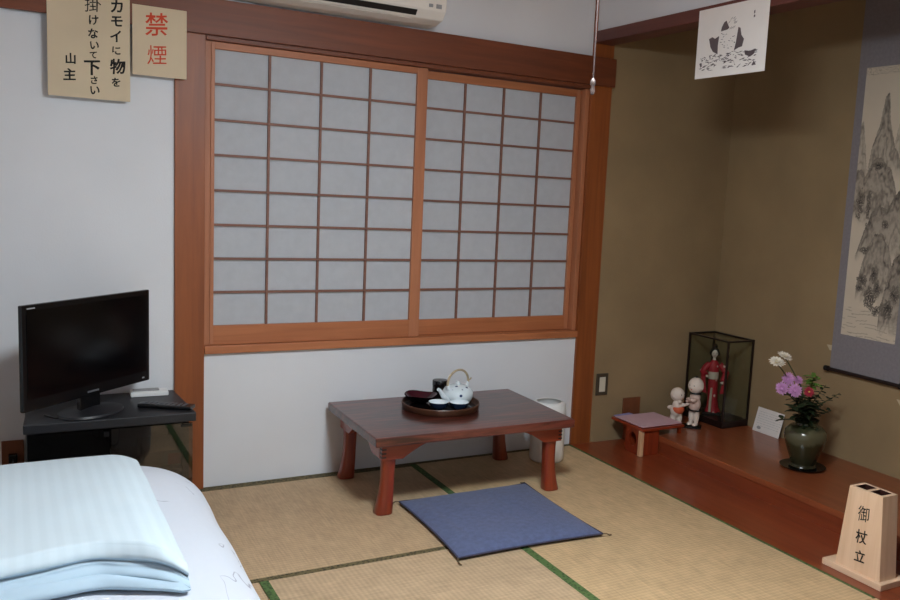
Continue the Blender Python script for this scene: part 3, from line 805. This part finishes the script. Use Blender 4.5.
nt.links.new(ramp(nt, at.outputs['Fac'], [(0, (214, 198, 176)), (.35, (150, 138, 124)), (1, (38, 33, 32))]), b.inputs['Base Color']); b.inputs['Roughness'].default_value = .9
po = pb.build('painting', m, sc)
me = po.data; ca = me.attributes.new('ink', 'FLOAT', 'POINT')
vals = [ink(i/NU, j/NV) for i in range(NU+1) for j in range(NV+1)]
ca.data.foreach_set('value', vals)

# ------------------------------------------------------------------ alcove: switch, plate, small stand
sw = thing('wall_socket', 'cream wall socket in a dark frame on the olive wall by the post', 'socket', (1.937, -.0005, .298))
MB().box(-.036, .036, -.006, 0, -.056, .056).build('plate', M['outlet_fr'], sw, bev=.002)
MB().box(-.018, .018, -.0095, -.0063, -.038, .038).build('insert', M['outlet_in'], sw, bev=.001)
bp = MB().box(-.055, .055, -.008, 0, -.06, .06).build('wall_plate', M['brownplate'], bev=.002)
bp.location = (2.134, -.0005, .155); bp['label'] = 'square brown wooden cover plate on the olive wall above the small stand'; bp['category'] = 'cover plate'

sd = thing('offering_stand', 'small reddish wooden stand with a round hole in its side, at the alcove edge', 'stand', (1.966, -.300, .0018), 0)
MB().prism([(.004, -.022), (.268, -.016), (.266, .246), (.004, .240)], 'z', .126, .138).build('stand_top', M['tablerail'], sd, bev=.002)
def panel(y0, y1, z0, z1, cy, cz, r, x0, x1):
    n = 24; mb = MB(); inner = []; outer = []
    for k in range(n):
        a = 2*PI*k/n; c, s_ = math.cos(a), math.sin(a)
        inner.append((cy+r*c, cz+r*1.15*s_))
        t = min(((y1-cy) if c > 0 else (cy-y0))/max(abs(c), 1e-6), ((z1-cz) if s_ > 0 else (cz-z0))/max(abs(s_), 1e-6))
        outer.append((cy+t*c, cz+t*s_))
    V = [(x0, *p) for p in inner]+[(x0, *p) for p in outer]+[(x1, *p) for p in inner]+[(x1, *p) for p in outer]
    Fs = []
    for k in range(n):
        j = (k+1) % n
        Fs += [(k, j, n+j, n+k), (2*n+k, 3*n+k, 3*n+j, 2*n+j), (k, 2*n+k, 2*n+j, j), (n+k, n+j, 3*n+j, 3*n+k)]
    return mb.add(V, Fs)
panel(.0085, .120, .0, .1255, .062, .070, .030, .008, .020).build('side_panel', M['tableleg'], sd)
MB().box(.0205, .116, .104, .116, 0, .1255).build('rear_panel', M['tableleg'], sd, bev=.001)
MB().box(.0205, .118, -.006, .006, 0, .1255).build('front_panel', M['tableleg'], sd, bev=.001)
MB().box(.000, .020, -.014, .008, 0, .1255).build('leg', M['paleleg'], sd, bev=.002, label='pale front leg')
MB().box(.246, .262, -.004, .014, .0905, .1255).build('short_leg', M['tableleg'], sd, bev=.002)
MB().box(.246, .262, .218, .236, .0905, .1255).build('short_leg', M['tableleg'], sd, bev=.002)
def flat(name, label, cat, loc, rz, w, d, h, mat):
    t = MB().box(-w/2, w/2, -d/2, d/2, 0, h).build(name, mat, bev=min(.0006, h/3)); t.location = loc; t.rotation_euler = (0, 0, rz)
    t['label'] = label; t['category'] = cat; return t
flat('paper_booklet', 'lilac booklet peeking out from under the pink one', 'booklet', (2.055, -.105, .1400), math.radians(8), .11, .13, .003, M['lilac'])
nb = flat('paper_booklet', 'pink booklet lying on top of the small wooden stand', 'booklet', (2.103, -.192, .1435), math.radians(1), .250, .222, .004, M['pink'])

# ------------------------------------------------------------------ doll case
STEP = .0925
ca_ = thing('doll_case', 'clear glass display case with black edges in the alcove corner', 'display case', (2.577, -.164, STEP), math.radians(1.5))
cw, cd2, ch = .093, .148, .458
MB().box(-cw, cw, -cd2, cd2, 0, .034).build('base', M['darkwood'], ca_, bev=.003)
e = .0045
for sx in (-1, 1):
    for sy in (-1, 1):
        MB().box(sx*(cw-e)-e, sx*(cw-e)+e, sy*(cd2-e)-e, sy*(cd2-e)+e, .0345, ch-.009).build('edge_post', M['darkwood'], ca_)
tf = MB().box(-cw, cw, -cd2, -cd2+2*e, ch-.0088, ch).box(-cw, cw, cd2-2*e, cd2, ch-.0088, ch).box(-cw, -cw+2*e, -cd2+2*e, cd2-2*e, ch-.0088, ch).box(cw-2*e, cw, -cd2+2*e, cd2-2*e, ch-.0088, ch)
tf.build('top_frame', M['darkwood'], ca_)
for sx in (-1, 1): MB().box(sx*(cw-e)-.001, sx*(cw-e)+.001, -cd2+2*e, cd2-2*e, .0345, ch-.009).build('glass_pane', M['glass'], ca_)
for sy in (-1, 1): MB().box(-cw+2*e, cw-2*e, sy*(cd2-e)-.001, sy*(cd2-e)+.001, .0345, ch-.009).build('glass_pane', M['glass'], ca_)
MB().box(-cw+2*e, cw-2*e, -cd2+2*e, cd2-2*e, ch-.006, ch-.004).build('glass_pane', M['glass'], ca_)

# kimono doll
dl = thing('kimono_doll', 'doll in a red kimono standing inside the glass case', 'doll', (2.568, -.140, STEP+.0348), math.radians(-38))
MB().box(-.045, .045, -.045, .045, 0, .010).build('stand', M['dark'], dl, bev=.002)
def oval(cx, cy, rx, ry, z, n=28, wob=0): return [(cx+rx*math.cos(2*PI*k/n)*(1+wob*math.cos(5*2*PI*k/n)), cy+ry*math.sin(2*PI*k/n)*(1+wob*math.cos(5*2*PI*k/n)), z) for k in range(n)]
MB().loft([oval(.004, 0, .038, .034, .0105, wob=.10), oval(.002, 0, .030, .028, .03, wob=.08), oval(0, 0, .024, .023, .07, wob=.05), oval(-.002, 0, .025, .024, .13), oval(-.003, 0, .023, .021, .165), oval(-.004, 0, .028, .021, .20), oval(-.004, 0, .030, .019, .222), oval(-.004, 0, .014, .013, .238), oval(-.004, 0, .010, .010, .242)]).build('kimono', M['kimono'], dl, smooth=True)
MB().loft([oval(-.010, -.024, .007, .010, .011), oval(-.010, -.020, .007, .008, .06), oval(-.008, -.0205, .005, .006, .12)]).build('kimono_lining', M['kimono_in'], dl, smooth=True, label='cream inner panel of the kimono')
MB().loft([oval(-.003, 0, .0262, .0245, .158), oval(-.003, 0, .0270, .0250, .175), oval(-.003, 0, .0262, .0235, .190)]).box(-.018, .012, .018, .034, .155, .205).build('sash', M['kimono_in'], dl, smooth=True, label='pale sash with a back knot')
def sleeve(s_):
    mb = MB()
    sh_ = Vector((s_*.026, 0, .222)); el = Vector((s_*.058, -.010, .188)); ha = Vector((s_*.042, -.034, .176 if s_ < 0 else .150))
    mb.tube([sh_, (sh_+el)/2+Vector((0, 0, .004)), el, (el+ha)/2, ha], [.015, .016, .016, .015, .014], 14)
    mb.prism([(el.x-.012*s_, .17), (el.x+.008*s_, .178), (ha.x+.012*s_, .10), (ha.x-.010*s_, .095)], 'y', -.034, -.018)
    return mb
for s_ in (-1, 1):
    sleeve(s_).build('sleeve', M['kimono'], dl, smooth=True)
    hz = .176 if s_ < 0 else .150
    hd = MB().ell((s_*.038, -.049, hz), (.006, .009, .005))
    for k in range(4): hd.tube([(s_*(.034+k*.0028), -.054, hz), (s_*(.034+k*.0028), -.062+abs(k-1.4)*.001, hz-.003)], .0013, 6)
    hd.tube([(s_*.032, -.048, hz+.001), (s_*.029, -.055, hz)], .0014, 6)
    hd.build('hand', M['doll_white'], dl, smooth=True)
MB().lathe([(.0, .236), (.009, .236), (.0075, .25), (.0075, .262), (0, .262)], 16, c=(-.004, 0, 0), cap=False).ell((-.004, -.002, .274), (.0165, .0175, .021)).ell((-.004, -.0195, .272), (.0022, .0025, .004)).build('head', M['doll_white'], dl, remesh=.0016, smooth='all')
fc = MB()
for s_ in (-1, 1): fc.ell((-.004+s_*.0065, -.0188, .275), (.0028, .0012, .0009))
fc.build('eyes', M['hair'], dl, smooth=True)
MB().ell((-.004, -.0185, .2635), (.0026, .0013, .0011)).build('mouth', M['red_ink'], dl, smooth=True)
hr = MB().ell((-.004, .004, .281), (.0215, .020, .019)).ell((-.004, .006, .302), (.013, .012, .012)).ell((-.023, .004, .272), (.007, .012, .012)).ell((.015, .004, .272), (.007, .012, .012)).ell((-.004, .021, .272), (.012, .008, .013))
hr.build('hair', M['hair'], dl, remesh=.002, smooth='all')

dl.scale = (1.06, 1.06, 1.2)
# two child figurines on one dark board
kb = MB().prism([(-.088, -.042), (.085, -.046), (.088, .038), (-.088, .042)], 'z', 0, .006).build('display_board', M['lacq_black'], bev=.002)
kb.location = (2.340, -.195, STEP); kb.rotation_euler = (0, 0, math.radians(-42)); kb['label'] = 'black lacquer board under the two child figurines'; kb['category'] = 'board'
KZ = STEP+.0064
k1 = thing('child_figurine', 'crouching white child figurine in an orange bib, left of the pair', 'figurine', (2.305, -.165, KZ), math.radians(-42))
b_ = MB().ell((0, 0, .060), (.026, .024, .030)).ell((.004, -.006, .086), (.022, .021, .022)).ell((.012, -.022, .102), (.009, .016, .009)).ell((.024, -.014, .088), (.018, .009, .008))
b_.ell((-.012, 0, .028), (.013, .013, .024)).ell((.014, .004, .026), (.012, .012, .024)).ell((-.014, -.008, .008), (.011, .018, .008)).ell((.014, -.006, .008), (.010, .017, .008)).ell((-.022, .016, .066), (.018, .010, .010))
b_.ell((.042, -.018, .094), (.008, .007, .007))
for i in range(4): b_.ell((.050, -.018+(i-1.5)*.0038, .096+(i % 2)*.001), (.006, .0019, .0019), 8, 6)
b_.ell((.042, -.024, .099), (.005, .0022, .0022), 8, 6)
b_.build('body', M['doll_white'], k1, remesh=.0022, smooth='all')
b_ = MB().ell((0, 0, .128), (.030, .030, .030)).ell((.024, -.020, .124), (.004, .004, .004)).ell((-.014, -.027, .122), (.005, .004, .007)).ell((.014, .027, .122), (.005, .004, .007))
b_.build('head', M['doll_white'], k1, remesh=.0022, smooth='all')
fc = MB().ell((.0285, -.0080, .132), (.0016, .0022, .0020)).ell((.0175, -.0250, .132), (.0022, .0016, .0020)); fc.build('eyes', M['hair'], k1, smooth=True)
MB().ell((.0225, -.0195, .115), (.002, .0024, .0014)).build('mouth', M['red_ink'], k1, smooth=True)
MB().ell((.006, -.002, .066), (.0265, .0262, .024)).build('bib', M['doll_orange'], k1, smooth=True, label='orange bib')
k2 = thing('child_figurine', 'standing pale pink child figurine with round head, right of the pair', 'figurine', (2.372, -.225, KZ), math.radians(-75))
b_ = MB().ell((0, 0, .095), (.030, .026, .034)).ell((0, 0, .125), (.026, .022, .024)).ell((-.012, -.030, .112), (.012, .022, .010)).ell((.014, -.030, .118), (.012, .022, .010)).ell((0, -.052, .124), (.009, .008, .008))
for i in range(4): b_.ell(((i-1.5)*.0038, -.062, .127), (.0019, .006, .0019), 8, 6)
b_.build('robe', M['doll_pink'], k2, remesh=.0022, smooth='all')
b_ = MB().ell((-.013, 0, .045), (.014, .014, .040)).ell((.014, 0, .045), (.014, .014, .040)).ell((-.013, -.008, .008), (.012, .019, .008)).ell((.014, -.008, .008), (.012, .019, .008))
b_.build('legs', M['doll_white'], k2, remesh=.0022, smooth='all')
b_ = MB().ell((0, 0, .176), (.036, .036, .036)).ell((0, -.036, .172), (.004, .004, .004)).ell((-.036, 0, .170), (.004, .006, .008)).ell((.036, 0, .170), (.004, .006, .008))
b_.build('head', M['doll_white'], k2, remesh=.0022, smooth='all')
for s_ in (-1, 1): MB().ell((s_*.012, -.0335, .180), (.0026, .0016, .0020)).build('eye', M['hair'], k2, smooth=True)
MB().ell((0, -.0335, .163), (.003, .002, .0016)).build('mouth', M['red_ink'], k2, smooth=True)
MB().ell((0, .002, .213), (.008, .008, .004)).build('hair_tuft', M['hair'], k2, smooth=True)
MB().loft([oval(0, 0, .031, .027, .142), oval(0, 0, .028, .025, .147)]).build('collar', M['hair'], k2, smooth=True, label='dark collar of the robe')
MB().loft([oval(0, 0, .031, .027, .067), oval(0, 0, .032, .028, .072)]).build('robe_trim', M['hair'], k2, smooth=True, label='dark trim of the robe')

k1.scale = (1.24, 1.24, 1.22); k2.scale = (1.12, 1.12, 1.20)
# ------------------------------------------------------------------ card leaning on the alcove wall
cdn = thing('notice_card', 'white card with faint writing leaning on the wall between case and vase', 'card', (2.640, -.470, STEP+.0004), 0)
Rt = Matrix.Rotation(math.radians(15), 4, 'Y')
MB().box(-.0012, 0, -.090, .090, 0, .125, mat=Rt).build('card_sheet', M['whitepaper'], cdn)
ln = MB()
for k in range(7):
    y = .075; 
    while y > -.07:
        L = random.uniform(.006, .02); ln.box(-.0017, -.0013, y-L, y, .104-k*.012, .1058-k*.012, mat=Rt); y -= L+random.uniform(.003, .007)
ln.build('faint_text_lines', M['faint'], cdn)
MB().ell((-.0016, .052, .022), (.0004, .014, .008), mi=0).build('small_emblem', M['grey'], cdn)
cdn.children[-1].matrix_local = Rt

# ------------------------------------------------------------------ vase, plate, flowers
VX, VY = 2.395, -.940
pt = MB().lathe([(0, 0), (.083, 0), (.099, .006), (.101, .009), (.096, .009), (.08, .0045), (0, .0045)], 48, cap=False).build('vase_plate', M['lacq_black'], smooth=True)
pt.location = (VX, VY, STEP); pt['label'] = 'round black lacquer plate under the flower vase'; pt['category'] = 'plate'
VZ = STEP+.0052
vs = thing('flower_vase', 'green-brown glazed round vase full of flowers in the alcove', 'vase', (VX, VY, VZ))
MB().lathe([(0, 0), (.052, 0), (.056, .004), (.052, .014), (.064, .045), (.082, .095), (.093, .135), (.090, .163), (.070, .184), (.050, .192), (.046, .205), (.054, .216), (.050, .217), (.041, .205), (.044, .192), (.060, .18), (0, .14)], 56, cap=False).build('vase_body', M['vase'], vs, smooth=True)
MB().tube([(.056*math.cos(2*PI*k/40), .056*math.sin(2*PI*k/40), .004) for k in range(40)], .004, 6, closed=True).build('foot_ring', M['vase'], vs, smooth=True)
RIM = VZ+.19
def leaf(mb, base, d, L, w, droop=.2, nrm=None):
    d = Vector(d).normalized(); n = Vector(nrm or (0, 0, 1)); s_ = d.cross(n)
    if s_.length < .1: s_ = d.cross(Vector((1, 0, 0)))
    s_.normalize(); n2 = s_.cross(d); b = Vector(base)
    prof = [(0, .1), (.2, .7), (.45, 1), (.7, .75), (.9, .35), (1, .03)]
    vs_ = []; 
    for t, wd in prof:
        c = b+d*L*t-Vector((0, 0, 1))*droop*L*t*t
        for o_ in (-1, 0, 1): vs_.append(c+s_*o_*wd*w/2+n2*(-.12*w if o_ == 0 else 0))
    nb_ = len(vs_); vs_ += [v-n2*.0006 for v in vs_]
    fs = []
    for i in range(5):
        for j in range(2):
            a = i*3+j; fs.append((a, a+3, a+4, a+1)); fs.append((nb_+a, nb_+a+1, nb_+a+4, nb_+a+3))
    bd_ = [0, 3, 6, 9, 12, 15, 16, 17, 14, 11, 8, 5, 2, 1]
    for i in range(len(bd_)): a, c = bd_[i], bd_[(i+1) % len(bd_)]; fs.append((a, c, nb_+c, nb_+a))
    mb.add(vs_, fs)
def frame_for(d):
    d = d.normalized(); a = d.cross(Vector((0, 0, 1))); a = a if a.length > .1 else Vector((1, 0, 0)); a.normalize(); return d, a, d.cross(a)
def flower(pos, look, R, petmat, label, cat='flower', layers=4, npet=16, nl=3, seed=0):
    rnd = random.Random(seed); pos = Vector(pos)
    t = thing('chrysanthemum', label, cat, (VX, VY, RIM), 0, 'chrysanthemums in the vase'); base = Vector((VX, VY, RIM)); q = pos-base
    start = Vector((rnd.uniform(-.02, .02), rnd.uniform(-.02, .02), -.04))
    mid = Vector((q.x*.35+start.x*.5, q.y*.35, q.z*.55))
    pts = [start+(mid-start)*(i/5) for i in range(5)]+[mid+(q-mid)*(i/5) for i in range(6)]
    MB().tube(pts, .0021, 6).build('stem', M['stem'], t, smooth=True)
    d, a, b = frame_for(Vector(look)); mb = MB()
    for l in range(layers):
        f = l/(layers-1) if layers > 1 else 0; L = R*(1-.62*f); tilt = .10+1.05*f; n = int(npet*(1-.35*f))
        for k in range(n):
            an = 2*PI*(k+.5*l)/n+rnd.uniform(-.1, .1); rd = a*math.cos(an)+b*math.sin(an)
            pd = rd*math.cos(tilt)+d*math.sin(tilt); leaf(mb, q+rd*R*.06+d*R*.10*f, pd, L*rnd.uniform(.88, 1.05), R*.34, 0.0, d)
    mb.build('petals', petmat, t, smooth=True)
    MB().ell(q+d*R*.08, (R*.22, R*.22, R*.22), 12, 8).build('flower_centre', M['mum_y'] if petmat is not M['mum_p'] else petmat, t, smooth=True)
    lf = MB()
    for k in range(nl):
        i = 4+k*2 if 4+k*2 < 10 else 8; an = rnd.uniform(0, 2*PI); leaf(lf, pts[i], (math.cos(an), math.sin(an), .2), .035+.015*rnd.random(), .016, .3)
    lf.build('leaves', M['leaf'], t, smooth=True)
G = (-.6, -.75, .35)
flower((2.152, -.960, .588), (-.2, -.4, .9), .036, M['mum_w'], 'front white chrysanthemum, left one at the top of the vase', npet=14, nl=1, seed=1)
flower((2.236, -.925, .602), (.1, -.4, .9), .034, M['mum_w'], 'rear white chrysanthemum, highest flower of the vase', npet=14, nl=1, seed=2)
flower((2.236, -.955, .510), G, .029, M['mum_p'], 'mauve chrysanthemum, topmost of the mauve blooms', seed=3, npet=20)
flower((2.177, -.980, .478), (-.8, -.6, .2), .029, M['mum_p'], 'mauve chrysanthemum, leftmost of the mauve blooms', seed=4, npet=20)
flower((2.230, -1.005, .470), G, .031, M['mum_p'], 'mauve chrysanthemum, lowest and frontmost of the mauve blooms', seed=5, npet=20)
flower((2.325, -.930, .494), (-.2, -.6, .7), .024, M['mum_p'], 'small mauve chrysanthemum, rightmost of the mauve blooms', seed=6, npet=18)
flower((2.334, -.990, .453), G, .024, M['mum_r'], 'small crimson chrysanthemum in the middle of the vase', seed=7, npet=16)
def sprig(tip, n, L, mat, label, seed, w=.4, z0=.25):
    rnd = random.Random(seed); base = Vector((VX, VY, RIM)); q = Vector(tip)-base
    t = thing('leafy_sprig', label, 'foliage', (VX, VY, RIM), 0, 'green sprigs in the vase')
    mid = Vector((q.x*.3, q.y*.3, q.z*.6)); start = Vector((rnd.uniform(-.02, .02), rnd.uniform(-.02, .02), -.035))
    pts = [start+(mid-start)*(i/6) for i in range(6)]+[mid+(q-mid)*(i/6) for i in range(7)]
    MB().tube(pts, [.0024]*8+[.0018, .0016, .0014, .0012, .001], 6).build('stem', M['stem'], t, smooth=True)
    lf = MB()
    for k in range(n):
        f = z0+(1-z0)*k/n; i = min(11, int(f*12)); an = k*2.4+rnd.uniform(-.4, .4)
        leaf(lf, pts[i]+(pts[i+1]-pts[i])*(f*12-i), (math.cos(an), math.sin(an), rnd.uniform(-.1, .6)), L*rnd.uniform(.7, 1.15), L*w, rnd.uniform(0, .4))
    lf.build('leaves', mat, t, smooth=True)
sprig((2.402, -.950, .520), 26, .045, M['leaf2'], 'bright green bushy sprig at the top right of the vase', 11, .5, .66)
sprig((2.572, -.960, .424), 16, .026, M['leaf'], 'thin dark sprig reaching furthest right from the vase', 12, .6)
sprig((2.505, -.980, .356), 18, .028, M['leaf'], 'thin drooping dark sprig at the lower right of the vase', 13, .6)
sprig((2.486, -.950, .465), 20, .032, M['leaf'], 'dark upright sprig right of the crimson flower', 14, .5)
sprig((2.213, -1.00, .400), 30, .055, M['leaf'], 'dark leaves below the mauve flowers', 15, .5, .1)
sprig((2.290, -1.01, .410), 34, .058, M['leaf'], 'dark leaves at the front centre of the vase', 16, .5, .1)
sprig((2.360, -1.00, .405), 34, .055, M['leaf'], 'dark leaves below the crimson flower', 17, .5, .1)
sprig((2.285, -.900, .45), 26, .050, M['leaf'], 'dark leaves at the back between white and mauve flowers', 18, .5)
sprig((2.44, -.915, .42), 28, .050, M['leaf'], 'dark leaves at the back right behind the bright sprig', 19, .5)
sprig((2.175, -.985, .345), 12, .050, M['leaf'], 'single branch of broad leaves hanging left over the vase rim', 20, .5)
# ------------------------------------------------------------------ walking stick stand
cs = thing('cane_stand', 'pale wooden walking stick stand with three black characters', 'stand', (1.885, -1.70, .0015), 0)
MB().box(-.077, .058, -.122, .124, 0, .022).build('base_board', M['hinoki_y'], cs, bev=.002)
def cbody():
    fb = [(-.062, .078), (-.062, -.104), (.022, -.104), (.022, .078)]      # bottom (x,y)
    ft = [(-.058, .054), (-.058, -.080), (.018, -.080), (.018, .054)]
    mb = MB(); z0, z1 = .0225, .308
    V = [(x, y, z0) for x, y in fb]+[(x, y, z1) for x, y in ft]
    # openings in the top
    ho = []
    for (a, b) in ((-.066, -.020), (-.006, .040)):
        ho.append([(-.046, b), (-.046, a), (.006, a), (.006, b)])
    mb.add(V, [(0, 1, 2, 3), (0, 4, 5, 1), (1, 5, 6, 2), (2, 6, 7, 3), (3, 7, 4, 0)])
    X = [-.058, -.046, .006, .018]; Y = [-.080, -.066, -.020, -.006, .040, .054]
    vs_ = [(x, y, z1) for x in X for y in Y]; fs = []
    for i in range(3):
        for j in range(5):
            if i == 1 and j in (1, 3): continue
            a = i*6+j; fs.append((a, a+6, a+7, a+1))
    mb.add(vs_, fs)
    for h in ho:
        v = [(x, y, z1) for x, y in h]+[(x, y, z1-.10) for x, y in h]
        mb.add(v, [(0, 1, 5, 4), (1, 2, 6, 5), (2, 3, 7, 6), (3, 0, 4, 7), (4, 5, 6, 7)], 1)
    return mb
cbody().build('box_body', [M['hinoki'], M['joint']], cs)
# front face frame for writing: u to the right as seen (towards -y), v up
def xf(u, v, w):
    z = v; f = (z-.0225)/(.2775); xx = -.062+.004*f
    return (xx-.0004-w, -u-.013, z)
for q in (('御', .000, .228, .058, .85), ('杖', .002, .148, .050, .95), ('立', .004, .080, .044, 1.05)): text_mesh([q], M['ink'], 'brush_character', cs, xf, bold=.014, jitter=.05)

# ------------------------------------------------------------------ air conditioner
ac = thing('air_conditioner', 'white wall air conditioner above the window beam', 'air conditioner', (.485, -.0005, 1.914))
prof = [(0, .0), (-.10, .0), (-.165, .012), (-.195, .045), (-.20, .09), (-.198, .25), (-.18, .275), (0, .28)]
MB().prism(prof, 'x', -.40, .415).build('housing', M['ac'], ac, bev=.006, seg=3)
MB().prism([(-.105, -.0005), (-.160, .0095), (-.1615, .0065), (-.106, -.0035)], 'x', -.30, .28).build('louver', M['ac'], ac, bev=.001)
MB().prism([(-.170, .0225), (-.187, .040), (-.192, .036), (-.175, .018)], 'x', -.30, .290).build('vent_slot', M['dark'], ac)
MB().box(.368, .390, -.2045, -.199, .052, .068).build('indicator', M['grey'], ac)
MB().box(.336, .352, -.2045, -.199, .054, .066).build('indicator', M['grey'], ac)

# ------------------------------------------------------------------ pendant lamp with its pull cord
lp = thing('pendant_lamp', 'round white ceiling lamp above the mats, out of view but for its pull cord', 'lamp', (.40, -2.05, 1.95))
MB().lathe([(0, -.09), (.06, -.087), (.12, -.072), (.17, -.048), (.20, -.02), (.21, .0), (.215, .03), (0, .03)], 48, cap=False).build('diffuser', M['lamp'], lp, smooth=True)
MB().lathe([(.2405, .002), (.262, .0), (.262, .06), (.16, .10), (.05, .115), (0, .116), (0, .11), (.15, .094), (.255, .056), (.2405, .031)], 48, cap=False).build('shade', M['shade'], lp, smooth=True)
MB().tube([(0, 0, .116), (0, 0, H-1.951)], .012, 12).build('hanger', M['white'], lp, smooth=True)
MB().tube([(.02, .05, -.088), (.02, .05, -.465)], .0016, 6).build('pull_cord', M['cord'], lp)
MB().lathe([(0, -.488), (.004, -.486), (.005, -.478), (.0035, -.470), (.0055, -.465), (.0055, -.458), (.001, -.452), (0, -.452)], 14, c=(.02, .05, 0), cap=False).build('cord_bead', M['brass'], lp, smooth=True)

# light of the lamp, plus dusk outside
def area(name, loc, size, power, color, rot=(0, 0, 0)):
    l = bpy.data.lights.new(name, 'AREA'); l.shape = 'DISK'; l.size = size; l.energy = power; l.color = color
    o = bpy.data.objects.new(name, l); COL.objects.link(o); o.location = loc; o.rotation_euler = rot; return o
#area('lamp_light', (.40, -2.05, 1.855), .40, 34, (1.0, .985, .97))
w = bpy.data.worlds.new('dusk'); SC.world = w; w.use_nodes = True
w.node_tree.nodes['Background'].inputs[0].default_value = (.35, .45, .60, 1); w.node_tree.nodes['Background'].inputs[1].default_value = .55

vs_ = SC.view_settings; vs_.view_transform = 'Standard'; vs_.look = 'None'; vs_.gamma = 1; vs_.use_curve_mapping = False; vs_.exposure = 0.0
SC.cycles.max_bounces = 8; SC.cycles.transparent_max_bounces = 16
